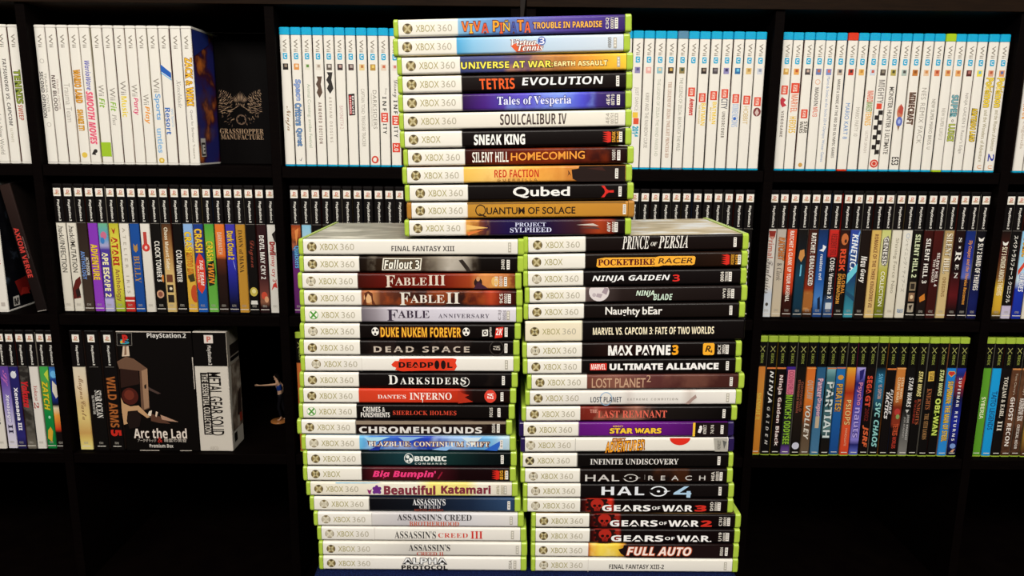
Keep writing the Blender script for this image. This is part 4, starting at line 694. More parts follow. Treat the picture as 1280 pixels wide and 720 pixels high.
WU_E = [
 ('blue-capped case, badge, red emblem, thin dark capitals', W, IC('#c89a4a', '#e8d090')+badge(.41)+[('p', [(.46, .7), (.48, .3), (.50, .5), (.52, .2), (.535, .6), (.51, .8), (.48, .85)], '#c03440'), T('VIDEOGAME', 'b', .56, .75, '#6a5c54', .4, .66, sp=1.2)]),
 ('blue-capped case, big badge over red outlines and gold letters', W, IC('#e0a050', '#b8542c')+[SQ(.395, '#d8432a', .1, .88, .036), ('t', 'LEGO', 'b', .37, .42, .3, .7, '#f2e8d8', {'turn': 90}), T('MARVEL', 'b', .44, .57, '#e08868', .16, .8), T('HEROES', 'b', .60, .72, '#e0b848', .16, .84)]),
 ('blue-capped case, badge over dark slanted two-line title', W, IC('#4a4040', '#c0a898')+badge(.58)+[T('STAR', 'b', .635, .72, '#4c4434', .12, .46), T('WARS', 'b', .635, .72, '#4c4434', .52, .86), ('e', .955, .5, .016, .2, '#c89a50')]),
 ('blue-capped case, grey capitals ending in red', W, IC('#6a78a8', '#b8684c')+[('o', .35, .5, .02, .26, '#e0b8a0', .7), T('MADDEN', 'b', .39, .52, '#6c6662', .34, .7), T('NFL13', 'b', .53, .60, '#d86850', .3, .76)]),
 ('blue-capped case, very long blue title', W, IC('#7a8ac0', '#d06a5a')+[T('Mario & Sonic at the Sochi 2014 Olympic Winter Games', 'n', .31, .93, '#8098c0', .32, .68)]),
 ('blue-capped case, very long black capitals', W, IC('#b8a898', '#4a4a50')+[T('MARIO & SONIC AT THE RIO 2016 OLYMPIC GAMES', 'b', .33, .90, '#6a645e', .36, .64)]),
 ('case with red cap instead of blue, blue capitals', W, IC('#c8402c', '#3a2a2a')+[T('MARIO KART 8', 'n', .50, .76, '#5a8ac4', .3, .72)], {'shell': M_REDP}),
 ('blue-capped case, short faint grey capitals', W, IC('#e0b060', '#c0883c')+[T('MARIO PARTY 10', 'n', .53, .74, '#aaa498', .32, .7)]),
 ('blue-capped case, red-to-yellow chunky title', W, IC('#c8d0dc', '#c05a4a')+[T('MARIO', 'b', .41, .49, '#d85a34', .2, .8), T('MAKER', 'b', .49, .56, '#78943c', .2, .8), T('TENNIS', 'b', .56, .66, '#e8b03c', .2, .8), T('ULTRA SMASH', 'n', .70, .86, '#b8aea4', .36, .64)]),
 ('blue-capped case, checkered black lettering and red disc', W, IC('#4a4038', '#8a8070')+[T('MIGHTY', 'b', .33, .5, '#8a8480', .2, .8), SQ(.52, '#d84830', .3, .8, .02)]+[('p', [(.55+.036*q, .12+.38*(q % 2)), (.582+.036*q, .12+.38*(q % 2)), (.582+.036*q, .50+.38*(q % 2)), (.55+.036*q, .50+.38*(q % 2))], '#241e1c') for q in range(9)]+[BAR(.55, .875, '#241e1c', .44, .56), ('e', .94, .5, .03, .4, '#cc3a28'), ('o', .94, .5, .02, .26, '#e8c8b8', .7)]),
 ('blue-capped case, bold dark spaced capitals', W, IC('#b0a050', '#4a4a28')+[T('MONSTER HUNTER 3 ULTIMATE', 'n', .38, .87, '#5c5650', .26, .72, fat=.015)]),
 ('blue-capped case, red and blue flame shape, small black code', W, IC('#a8b8b0', '#4a4a48')+[('e', .56, .5, .05, .30, '#c07858'), ('e', .63, .5, .036, .3, '#5a6ab8'), ('p', [(.50, .5), (.53, .2), (.58, .3), (.56, .7)], '#b84a3c'), ('e', .63, .5, .016, .14, '#a0b0e0'), ('p', [(.66, .4), (.70, .5), (.66, .66)], '#8a6a50'), T('ES3', 'b', .89, .95, '#2a2622', .16, .84)]),
 ('blue-capped case, dark brown blocky title', W, IC('#c07830', '#8a4c1c')+[T('MINECRAFT', 'b', .42, .65, '#4a342c', .22, .78, '#8a6a58')]),
 ('blue-capped case, large thin grey capitals', W, IC('#e0c0a0', '#c8864c')+[T('NES REMIX PACK', 'n', .385, .79, '#a49e94', .28, .74, sp=1.1)]),
 ('blue-capped case, long small dark capitals', W, IC('#d88860', '#b04c30')+[T('NEW SUPER MARIO BROS. U', 'n', .465, .83, '#8a8478', .34, .68)]),
 ('case with lime cap instead of blue', W, IC('#d8a060', '#b8603c')+[T('NEW SUPER LUIGI U', 'n', .53, .76, '#a49e92', .34, .68)], {'shell': M_LIMEP}),
 ('blue-capped case, teal and olive outlined words', W, IC('#e0a868', '#c07040')+[T('SUPER', 'b', .435, .595, '#7ab0b8', .2, .8, '#2c5058'), ('o', .62, .5, .01, .12, '#8a847c', .5), T('LUIGI', 'b', .645, .77, '#b0bc50', .2, .8, '#5c6420')]),
 ('blue-capped case, thin grey title with slanted end', W, IC('#5a2c28', '#a86a60')+[T("NINJA GAIDEN 3: Razor's Edge", 'n', .42, .86, '#98928a', .3, .7)]),
 ('blue-capped case, yellow diagonal title with black edge', W, IC('#e8d84a', '#6ab0d0')+[T('NINTENDO LAND', 'bi', .53, .77, '#f0cc2c', .24, .76, '#2a2014', skew=.1)]),
 ('blue-capped case, yellow logo, long olive title', W, IC('#d8a080', '#b4583c')+[T('Pokémon', 'b', .31, .52, '#ecd040', .14, .84, '#a88a2c'), T('and the Wonders of Adventure', 'n', .54, .92, '#94885a', .3, .68), T('U', 'n', .945, .97, '#d88a40', .3, .7)]),
 ('blue-capped case, yellow logo, olive title ending in blue', W, IC('#d8945c', '#5a6aa0')+[T('Pokémon', 'b', .31, .52, '#ecd040', .14, .84, '#a88a2c'), T('and the Wonders of Adventure', 'n', .54, .84, '#94885a', .3, .68), T('2', 'b', .86, .915, '#2c3ca0', .2, .8), T('U', 'n', .945, .97, '#d88a40', .3, .7)]),
]
WU_F = [('blue-capped case, orange lettering high on its spine', W, IC('#e0a060')+[T('RAYMAN', 'b', .40, .60, '#e09848', .2, .8), T('Legends', 'n', .62, .82, '#b8a898', .3, .7)]),
        ('blue-capped case outermost against the picture edge', W, IC('#a8b8c0')+[T('RUSTY', 'n', .45, .7, GR)])]

XL = lambda px, py: at(px, py, D).x
Z1, Z2, Z3 = ROW[0], ROW[1], ROW[2]
pw = (XL(238.6, 29)-XL(40, 29))/14
xa3 = XL(20.5, 29)
def cover_mark(root, t_):
    a = Acc()
    put_poly(a, [(.0075, -.178), (.0245, -.178), (.0245, -.152), (.0075, -.152)], 0, ink('#e0dcd4')); put_poly(a, [(.009, -.1765), (.023, -.1765), (.023, -.158), (.009, -.158)], -.0001, ink('#2a2622'))
    put_text(a, 'E', .012, .021, -.174, -.161, -.0002, ink('#e8e4dc'), 'b', .03)
    put_poly(a, [(.004, -.004), (.060, -.004), (.060, -.018), (.004, -.040)], -.00005, ink('#22307c'))
    o = a.build('cover_print', root)
    for v in o.data.vertices: d, y_, h = v.co; v.co = (-.0001-.19-h, d, t_/2+.0002-y_)
row('wii', WII_A, xa3-3*pw, xa3, Z1, 'white row at picture edge', 'white cases at the picture edge', True)
row('wii', WII_B, XL(40, 29), XL(238.6, 29), Z1, '{} from the crest box', 'white cases in the crest box bay', True)
zw_ = [o for o in C.objects if o.parent is None and o.get('label', '').startswith('white case, yellow bubbly')][0]; cover_mark(zw_, pw-.0005)
row('wiiu', WU_C, XL(348, 33), XL(348+13.75*11, 37), Z1, '{} from stacks, next to white row', 'blue-capped cases next to the white row', True)
row('wiiu', WU_D, XL(777.6, 38), XL(960, 39), Z1, '{} from stacks, red-badge row', 'blue-capped cases with red badges', False)
row('wiiu', WU_E, XL(979.4, 39), XL(1265, 42), Z1, '{} from stacks, longest blue-capped row', 'blue-capped cases in the longest row', False)
xf = XL(1288.5, 45)
row('wiiu', WU_F, xf, xf+2*.0153, Z1, 'pair cut by picture edge', 'blue-capped cases at the picture edge', False)

PS_B = [
 ('white spine, upright black title, paler foot', [(.3, '#e0dacc'), (.95, '#d4cec0')], [T('.hack//INFECTION', 'n', .316, .68, '#3a342e', .24, .74, fat=.012)]),
 ('white spine, upright black title above a dark red figure', [(.3, '#e0dacc'), (.95, '#d4cec0')], [T('.hack//MUTATION', 'n', .316, .68, '#3a342e', .24, .74, fat=.012), ('p', [(.71, .1), (.76, .05), (.80, .3), (.88, .2), (.89, 1), (.80, .9), (.74, .6)], '#5a1c16'), ('p', [(.80, .3), (.86, .2), (.88, .6), (.82, .7)], '#241614')]),
 ('dark brown spine, small white and blue words', [(.3, '#2c211b'), (.95, '#40332a')], [T('ACTIVISION', 'b', .56, .70, '#d8d8d4', .12, .40), T('ANTHOLOGY', 'b', .515, .735, '#6a90d0', .46, .86)]),
 ('purple spine, chunky yellow title', [(.3, '#8436b4'), (.95, '#8a3cb8')], [T('ADVENTURE', 'b', .46, .735, '#ecc838', .2, .82, '#a07818')]),
 ('teal-topped violet spine, bold cream title', [(.3, '#6ab08a'), (.41, '#5a9ac4'), (.47, '#a8a4cc'), (.5, '#4a3898'), (.87, '#4a3898'), (.89, '#b4aed8'), (.96, '#a8a4cc')], [('e', .39, .45, .03, .3, '#c86a8a'), ('e', .43, .6, .025, .2, '#3a7ac0'), T('APE ESCAPE 2', 'b', .52, .87, '#f0e8b0', .2, .8, fat=.02)]),
 ('yellow-green spine, crimson capitals then purple word', [(.3, '#b8b430'), (.42, '#d8cc48'), (.8, '#d4c844'), (.96, '#98ac2c')], [('p', [(.33, .3), (.375, .45), (.375, .55), (.33, .7), (.35, .5)], '#a83020'), T('ATARI', 'b', .40, .625, '#b03420', .18, .82, fat=.02), T('Anthology', 'b', .65, .905, '#8a5a3c', .22, .8)]),
 ('white spine, small spaced grey letters, red foot', [(.3, '#e2dcd0'), (.865, '#e2dcd0'), (.87, '#b82a24'), (.96, '#b82a24')], [T('ATELIER IRIS', 'n', .33, .84, '#a09888', .36, .66, sp=1.7), BAR(.893, .905, '#e0d4c8')]),
 ('royal blue spine, crest and bronze serif capitals', [(.3, '#1c4c98'), (.96, '#1a4690')], [('p', [(.45, .3), (.50, .3), (.52, .5), (.50, .7), (.45, .7), (.47, .5)], '#b08444'), T('BULLY', 'sb', .545, .755, '#b08444', .22, .78)]),
 ('white spine, round red sign with red tail', [(.3, '#e4ded4'), (.96, '#d8d2c6')], [('p', [(.36, .36), (.46, .34), (.46, .7), (.36, .68)], '#b84038'), ('e', .48, .5, .032, .38, '#cc3830'), ('e', .48, .5, .014, .14, '#e8c8c0')]),
 ('black spine, bold white title and small orange disc', '#0f0b09', [T('CLOCK TOWER 3', 'b', .43, .745, '#e8e4da', .2, .7), ('e', .72, .12, .03, .14, '#c87830'), ('e', .845, .5, .032, .36, '#c89878'), ('e', .845, .5, .02, .22, '#8a5240')]),
 ('brown-to-tan spine, small pale title and three pictures', [(.3, '#4a2e1c'), (.42, '#8a5c34'), (.55, '#b0844c'), (.7, '#d8b878'), (.96, '#cdb070')], [T('Chaos Mutant Saber', 'b', .325, .655, '#ece2c8', .34, .7), SQ(.72, '#6a3a24', .2, .8, .03), SQ(.80, '#2a2018', .2, .8, .03), SQ(.88, '#241c16', .2, .8, .03), ('e', .80, .45, .012, .14, '#e8dcc0')]),
 ('black spine, narrow white two-word title', '#0e0a09', [T('COLD', 'b', .50, .605, '#e8e4dc', .2, .74), T('WINTER', 'b', .61, .75, '#e8e4dc', .3, .8)]),
 ('sky-to-yellow spine, yellow cartoon letters, red ball', [(.3, '#8ab0e0'), (.44, '#8ab0e0'), (.5, '#d8b040'), (.96, '#d8a83c')], [T('CRASH', 'b', .36, .54, '#f0cc34', .2, .84, '#a87c1c'), T('NITRO KART', 'bi', .52, .73, '#d88a28', .24, .76, '#8a4c14'), ('p', [(.68, .2), (.74, .1), (.75, .6), (.70, .8)], '#3a3418'), ('e', .84, .2, .07, .4, '#c04a24')]),
 ('navy spine, yellow cartoon letters above a red burst', [(.3, '#1c3a84'), (.6, '#1c3a84'), (.8, '#1a54a8'), (.96, '#1a54a8')], [T('CRASH', 'b', .335, .515, '#f0cc34', .16, .84, '#a8681c'), ('p', [(.54, .3), (.58, .05), (.66, .0), (.74, .02), (.80, .2), (.84, .5), (.80, .85), (.72, 1), (.62, 1), (.56, .8), (.52, .55)], '#d83c28'), T('TAG TEAM', 'bi', .575, .775, '#f0ece4', .22, .56), T('RACING', 'b', .62, .75, '#f0d8a0', .62, .82)]),
 ('bright green spine, yellow letters over orange and black', [(.3, '#4a9c3c'), (.5, '#7ab83c'), (.75, '#5aa43a'), (.96, '#6ab04a')], [T('CRASH', 'b', .43, .58, '#f0d034', .2, .84, '#5a6a18'), ('p', [(.575, .2), (.68, .08), (.77, .3), (.78, .8), (.68, .95), (.6, .8)], '#1c2414'), T('TWIN', 'bi', .60, .76, '#e89028', .24, .8)]),
 ('orange spine turning dark brown, pale title', [(.3, '#e0762e'), (.54, '#dc6c2c'), (.57, '#5a2a18'), (.7, '#2a1610'), (.96, '#1a100c')], [T('DARKWATCH', 'b', .36, .53, '#d8c0a8', .3, .74)]),
 ('deep blue spine, yellow storybook title', [(.3, '#4038a8'), (.55, '#3434b4'), (.8, '#1c2070'), (.92, '#0e0e28')], [T('Dark Cloud 2', 'b', .35, .57, '#ecc848', .2, .8, '#7a5a1c'), ('p', [(.56, .4), (.62, .2), (.66, .15), (.62, .26)], '#a8b4f0')]),
 ('ochre spine, dark brown serif title', [(.3, '#b8862e'), (.96, '#c08c34')], [T('DAWN of MANA', 'sb', .34, .67, '#3c2812', .3, .72)]),
 ('black spine, dim red script and pale yellow disc', '#0e0a09', [T('Disgaea', 'sc', .42, .63, '#8a3a2c', .2, .8), ('e', .82, .5, .036, .38, '#c8b450'), ('e', .815, .48, .018, .2, '#e8dc98'), ('p', [(.89, .2), (.92, .15), (.92, .85), (.89, .8)], '#e0dcd4')]),
 ('maroon spine, bold white title above a small picture', [(.3, '#2c1416'), (.7, '#3a1c1e'), (.82, '#6a3a34'), (.9, '#8a5a44'), (.94, '#241214')], [T('DEVIL MAY CRY 2', 'b', .38, .72, '#ece8e2', .26, .72), ('e', .85, .5, .03, .3, '#c84a34'), ('e', .88, .3, .025, .2, '#d8a078')]),
 ('white spine, red scrawled title and black splashes', [(.3, '#dcd8d0'), (.96, '#d8d4cc')], [('p', [(.30, 0), (.34, .1), (.37, .5), (.42, .3), (.44, .1), (.40, 0)], '#241a18'), T('Devil', 'b', .43, .53, '#b82c26', .24, .74, '#3a1412'), T('may cry 3', 'n', .54, .74, '#b8403a', .26, .76, fat=.012), ('p', [(.74, .3), (.79, .2), (.78, .5), (.81, .8), (.76, .6)], '#c83830')]),
]
BLK = '#0d0a09'
PS_C = [('black-capped case with fiery spine and blue lettering over purple', [(.3, '#8a3018'), (.36, '#b86030'), (.42, '#5a2418'), (.5, '#2a4a70'), (.62, '#6a2a70'), (.96, '#54205c')], [('p', [(.32, .2), (.46, .5), (.34, .6)], '#e08a48'), T('Quackers', 'b', .46, .63, '#6ab0e0', .2, .8, '#1c4a80')], {'noise': ('#d87838', 60, .3, .5, .6)}),
        ('black-capped case with pale sky-blue spine', [(.3, '#8ac4e0'), (.6, '#d8e4ea')], [T('ESCAPE', 'b', .5, .8, '#3a6a9a')])]
PS_C += [('black-capped case, plain dark spine, white square', BLK, [T(b, 'b', .4, .75, '#d8d4cc')]) for b in ('FANTASY', 'FRONT', 'FORCE', 'GENJI', 'GOD', 'GITAROO', 'GUN', 'HAUNTING', 'ICO', 'JAK')]
PS_D = [('black-capped case, dark spine, white square above', BLK, [T(b, 'b', .4, .75, '#d8d4cc')]) for b in ('KILL', 'KING', 'LEGACY', 'MAX', 'METAL', 'MISTER', 'ODIN', 'OKAMI', 'ONI', 'PAC', 'PERSONA', 'PSYCHO')]
PS_E = [
 ('whitish spine, ragged red then grey script', [(.3, '#cfc8c0'), (.75, '#d8d2ca'), (.8, '#c4ccd8'), (.96, '#d4d8dc')], [('p', [(.31, .1), (.36, .2), (.36, .7), (.31, .8)], '#8a2a20'), T('Primal', 'b', .35, .52, '#b86a58', .24, .78), T('Fantasies', 'sc', .53, .80, '#6a625a', .2, .8), ('e', .885, .5, .014, .14, '#4a443e')]),
 ('beige spine, orange slanted title over grey script', [(.3, '#b4aaa0'), (.6, '#c0b4a4'), (.96, '#cbbba0')], [T('RATCHET', 'bi', .36, .54, '#c87838', .14, .72, '#6a3418', skew=.15), T('& Clank', 'si', .56, .70, '#4a4440', .24, .76)]),
 ('orange-red spine, long bold white title, dark foot', [(.3, '#c83c1c'), (.5, '#e0582a'), (.65, '#d84a22'), (.78, '#a83018'), (.82, '#3a140c'), (.96, '#2c100a')], [T('RATCHET & CLANK: UP YOUR ARSENAL', 'b', .31, .865, '#f0e8dc', .34, .74)]),
 ('black-to-teal spine, small orange figure', [(.3, '#14100e'), (.5, '#141a20'), (.65, '#143c50'), (.9, '#143448'), (.96, '#10202c')], [('p', [(.45, .3), (.50, .2), (.55, .5), (.52, .8), (.46, .7)], '#c88a48'), ('p', [(.57, .40), (.66, .42), (.66, .56), (.57, .54)], '#6ab8d8')]),
 ('dark red spine, tall white title, brown pictured foot', [(.3, '#3a1810'), (.6, '#5a1c10'), (.76, '#8a2c14'), (.8, '#a86a30'), (.92, '#9c5c28'), (.96, '#241008')], [T('RATCHET: DEADLOCKED', 'b', .325, .735, '#f0ece2', .2, .66, '#3a1a10'), ('p', [(.80, 0), (.91, 0), (.91, 1), (.80, 1)], '#a4642c')], {'noise': ('#d89a58', 70, .78, .94, .6)}),
 ('blue spine, white figure four and small title', [(.3, '#142c58'), (.5, '#1c4488'), (.7, '#2458a4'), (.85, '#4a80c4'), (.96, '#1a3c78')], [('p', [(.415, .5), (.43, .15), (.47, .4), (.46, .85), (.445, .5)], '#e4e8ee'), T('resident evil', 'b', .49, .69, '#e0e4ea', .36, .66), ('p', [(.82, .35), (.92, .25), (.93, .5), (.84, .6)], '#10203c')]),
 ('black spine, red head block, narrow white title', [(.3, '#c42a22'), (.5, '#b82420'), (.515, '#100c0c'), (.8, '#14181e'), (.9, '#3a5a88'), (.96, '#24406c')], [T('RESIDENT EVIL', 'b', .33, .5, '#701410', .2, .8), T('CODE: Veronica X', 'b', .515, .84, '#e8e4e0', .24, .7), BAR(.87, .92, '#c8d0d8', .2, .8)]),
 ('dark spine, red word and orange capitals, red edge', [(.3, '#281410'), (.44, '#3a1a10'), (.6, '#14100e')], [('e', .37, .5, .045, .34, '#c06a38'), ('e', .385, .4, .015, .12, '#3a1c10'), T('RISK', 'b', .445, .62, '#d84a28', .26, .84, fat=.02), T('GLOBAL', 'b', .64, .80, '#d88a30', .1, .44), T('DOMINATION', 'b', .64, .875, '#e0a040', .52, .86)], {'cover': ink('#c02820')}),
 ('blue-to-teal spine, white slanted title and cyan flash', [(.3, '#30459c'), (.5, '#2a4a88'), (.64, '#1c3468'), (.78, '#245c78'), (.96, '#3a92a4')], [('p', [(.30, .1), (.32, 0), (.5, .9), (.48, 1)], '#6a9ad8'), T('KINETICA', 'bi', .33, .62, '#ecf0f4', .2, .8), ('p', [(.56, 0), (.62, 0), (.72, 1), (.64, 1)], '#6ac8dc'), ('p', [(.82, 0), (.86, 0), (.80, 1), (.77, 1)], '#1c4a68')]),
 ('black-brown spine, white jagged two-word title', '#1a100c', [T('Nau', 'bi', .50, .585, '#ece8e2', .2, .82), T('Guey', 'bi', .60, .71, '#ece8e2', .24, .86)]),
 ('golden tan spine, long dark red capitals', [(.3, '#d0ac5c'), (.6, '#d8b468'), (.96, '#d8b878')], [T('ROMANCE OF THE THREE KINGDOMS VII', 'b', .33, .905, '#6a3424', .32, .7)]),
 ('yellow-green spine, grey oval then white word', [(.3, '#c4c878'), (.5, '#d0cc98'), (.62, '#b0ac44'), (.8, '#8a8c24'), (.96, '#6a7018')], [('p', [(.34, .35), (.37, .15), (.55, .15), (.58, .4), (.55, .8), (.37, .8)], '#7a746c'), T('GENESIS', 'b', .355, .57, '#e8e4dc', .26, .7, '#2a2622'), T('COLLECTION', 'n', .62, .895, '#eceadc', .3, .7, fat=.01)]),
 ('cream spine, thin grey-brown serif title', [(.3, '#dcd6c4'), (.96, '#d8d0bc')], [T('Shining Force Neo', 'n', .36, .79, '#8a8270', .3, .72)]),
 ('cream spine, grey katakana title, small blue foot mark', [(.3, '#dedace'), (.96, '#d8d2c2')], [T('シャイニング・ティアーズ', 'n', .36, .78, '#8c887c', .3, .68), T('SEGA', 'bi', .915, .945, '#3a78b0', .2, .8), ('o', .34, .5, .02, .2, '#b8c0c8', .6)]),
 ('black spine, pale green title above three small pictures', '#14100c', [T('SILENT HILL 2', 'b', .33, .665, '#d8e0b8', .26, .74, '#3a4a28'), SQ(.735, '#8a7a60', .2, .8, .034), SQ(.735, '#2c241c', .3, .7, .022), SQ(.82, '#8a6a50', .2, .8, .034), ('e', .82, .5, .016, .16, '#e0c8a0'), SQ(.905, '#a89c88', .2, .8, .034), ('p', [(.88, .3), (.93, .5), (.89, .7)], '#2c241c')]),
 ('dark red-black spine, white title, orange patch', [(.3, '#3a100c'), (.45, '#1c0c0a'), (.75, '#241210'), (.96, '#14100c')], [T('SILENT HILL 3', 'b', .36, .71, '#e8e4dc', .26, .72), ('p', [(.79, .3), (.84, .2), (.86, .7), (.82, .8)], '#c87828')]),
 ('maroon spine, white two-line title', [(.3, '#481410'), (.6, '#3a100e'), (.96, '#38100c')], [T('SILENT HILL 4', 'b', .47, .735, '#e8e0d8', .2, .48), T('THE ROOM', 'b', .52, .70, '#d8ccc4', .56, .8)]),
 ('golden beige spine, white serif words, tan small word', [(.3, '#a88c5c'), (.55, '#c4ac7c'), (.96, '#cbb27c')], [T('SILENT HILL', 'sb', .32, .63, '#f0e8d4', .2, .78, '#5a4428'), T('ORIGINS', 'b', .66, .815, '#8a6a3c', .36, .7)]),
 ('black-red spine, widely spaced white serif letters', [(.3, '#1c0c0c'), (.6, '#14090a'), (.8, '#5a1418'), (.92, '#1a0a0a')], [T('S', 'sb', .35, .385, '#e0dcd4', .34, .66), T('I', 'sb', .41, .44, '#e0dcd4', .38, .56), T('R', 'sb', .455, .535, '#e8e4dc', .24, .80), T('E', 'sb', .555, .60, '#e0dcd4', .36, .68), T('N', 'sb', .62, .67, '#e0dcd4', .36, .7)]),
 ('night-blue spine, long orange italic title', [(.3, '#142a6c'), (.5, '#24308c'), (.66, '#5a68b4'), (.68, '#18122a'), (.9, '#0c0a14')], [T('Sly Cooper and the Thievius Raccoonus', 'bi', .37, .875, '#dc9434', .3, .72)]),
 ('black-to-navy spine, white capitals under a crescent', [(.3, '#100e14'), (.6, '#0e0e18'), (.85, '#141c58'), (.96, '#10144a')], [('p', [(.345, .2), (.36, .5), (.345, .8), (.375, .7), (.38, .5), (.375, .3)], '#ece8e0'), T('SLY 2 BAND OF THIEVES', 'b', .395, .76, '#ece8e0', .24, .74)]),
]
PS_F = [
 ('dark spine turning yellow at its foot, pale capitals', [(.3, '#1c100c'), (.5, '#4a1c14'), (.66, '#7a5024'), (.74, '#d8b034'), (.92, '#c89c2c'), (.97, '#241a10')], [('p', [(.375, .2), (.39, .5), (.375, .8), (.405, .7), (.41, .5), (.405, .3)], '#ece8e0'), T('SLY 3 HONOR AMONG THIEVES', 'b', .42, .80, '#ece4c8', .24, .74)]),
 ('black spine, white katakana title, lilac foot', [(.3, '#0e0b0a'), (.88, '#0e0b0a'), (.885, '#c0b4d0'), (.96, '#c4bcd0')], [T('スペクトラルフォース クロニクル', 'n', .33, .86, '#e8e4dc', .3, .72, fat=.015)]),
 ('pale blue over royal blue spine, yellow word and red swoosh', [(.3, '#8cc4e4'), (.6, '#a8d4ea'), (.68, '#c8dce8'), (.75, '#1c34a8'), (.96, '#182c94')], [T('SONIC', 'bi', .35, .50, '#f0b828', .2, .8, '#8a4a14'), ('p', [(.52, .0), (.56, .3), (.64, .9), (.60, .95), (.54, .5)], '#d8442c'), T('HEROES', 'bi', .62, .77, '#f0f0f0', .2, .7, '#1c3a9c')]),
 ('cream spine cut by the picture edge', [(.3, '#d8d0bc')], [T('SOUL', 'b', .5, .7, '#6a6458')]),
]
PS_A = [
 ('white spine, black bold letters along its middle', [(.3, '#d4cec4'), (.96, '#dcd6cc')], [T('Xenosaga', 'b', .52, .78, '#2c2626', .26, .74)]),
 ('violet spine fading to white, white and black title', [(.3, '#5a3c94'), (.45, '#6a4ca4'), (.6, '#8a7cc0'), (.8, '#cac4dc'), (.96, '#d4d0dc')], [T('Sf', 'sc', .33, .46, '#c06ab0', .2, .8), T('Xenosaga', 'bi', .53, .76, '#f0ecf4', .24, .72, '#5a4c9c'), T('II', 'b', .785, .86, '#2a2440', .24, .72)]),
 ('navy spine, pale emblem and bold white title', [(.3, '#28246a'), (.7, '#221e54'), (.88, '#2c2870'), (.96, '#1c1844')], [('e', .365, .5, .03, .3, '#d4d4dc'), ('p', [(.33, .2), (.36, .4), (.33, .6), (.345, .4)], '#e8e8ee'), T('Xenosaga III', 'b', .47, .83, '#eceaf0', .24, .74, fat=.02)]),
 ('dark grey scratched spine, red brush letters', [(.3, '#2a2624'), (.6, '#1c1816'), (.8, '#3a3630'), (.96, '#6a645a')], [T('Yakuza', 'bi', .42, .64, '#c4242a', .12, .86, fat=.03)], {'noise': ('#6a6660', 60, .3, .97, .6)}),
 ('plain white spine, small dull red title', [(.3, '#dad4cc'), (.96, '#ddd8d0')], [T('Yakuza', 'sbi', .455, .58, '#a8403a', .28, .68), T('2', 'sbi', .595, .645, '#a03830', .3, .8)]),
 ('green spine, yellow slanted title and gold figure', [(.3, '#3aa048'), (.4, '#4a9c4c'), (.7, '#12803c'), (.96, '#0e7434')], [('p', [(.32, .0), (.36, .5), (.42, .1)], '#b8cc40'), T('ZATCH', 'bi', .42, .66, '#d8c02c', .24, .8, '#6a7a1c'), ('e', .72, .4, .012, .12, '#a0dcc0'), ('p', [(.80, .4), (.84, .2), (.88, .3), (.93, .4), (.90, .8), (.83, .7)], '#d0a430')]),
 ('blue, white and orange banded spine, black foot', [(.3, '#2454a0'), (.36, '#4a9ad8'), (.4, '#1c3a84'), (.56, '#182c78'), (.615, '#100e14'), (.64, '#e0d0b0'), (.7, '#e8a040'), (.82, '#cc3c1c'), (.845, '#140c0c')], [('p', [(.41, .7), (.45, .3), (.53, .1), (.56, .5), (.50, .8)], '#dcd4c4'), ('e', .36, .5, .03, .3, '#6ab8ec')]),
]
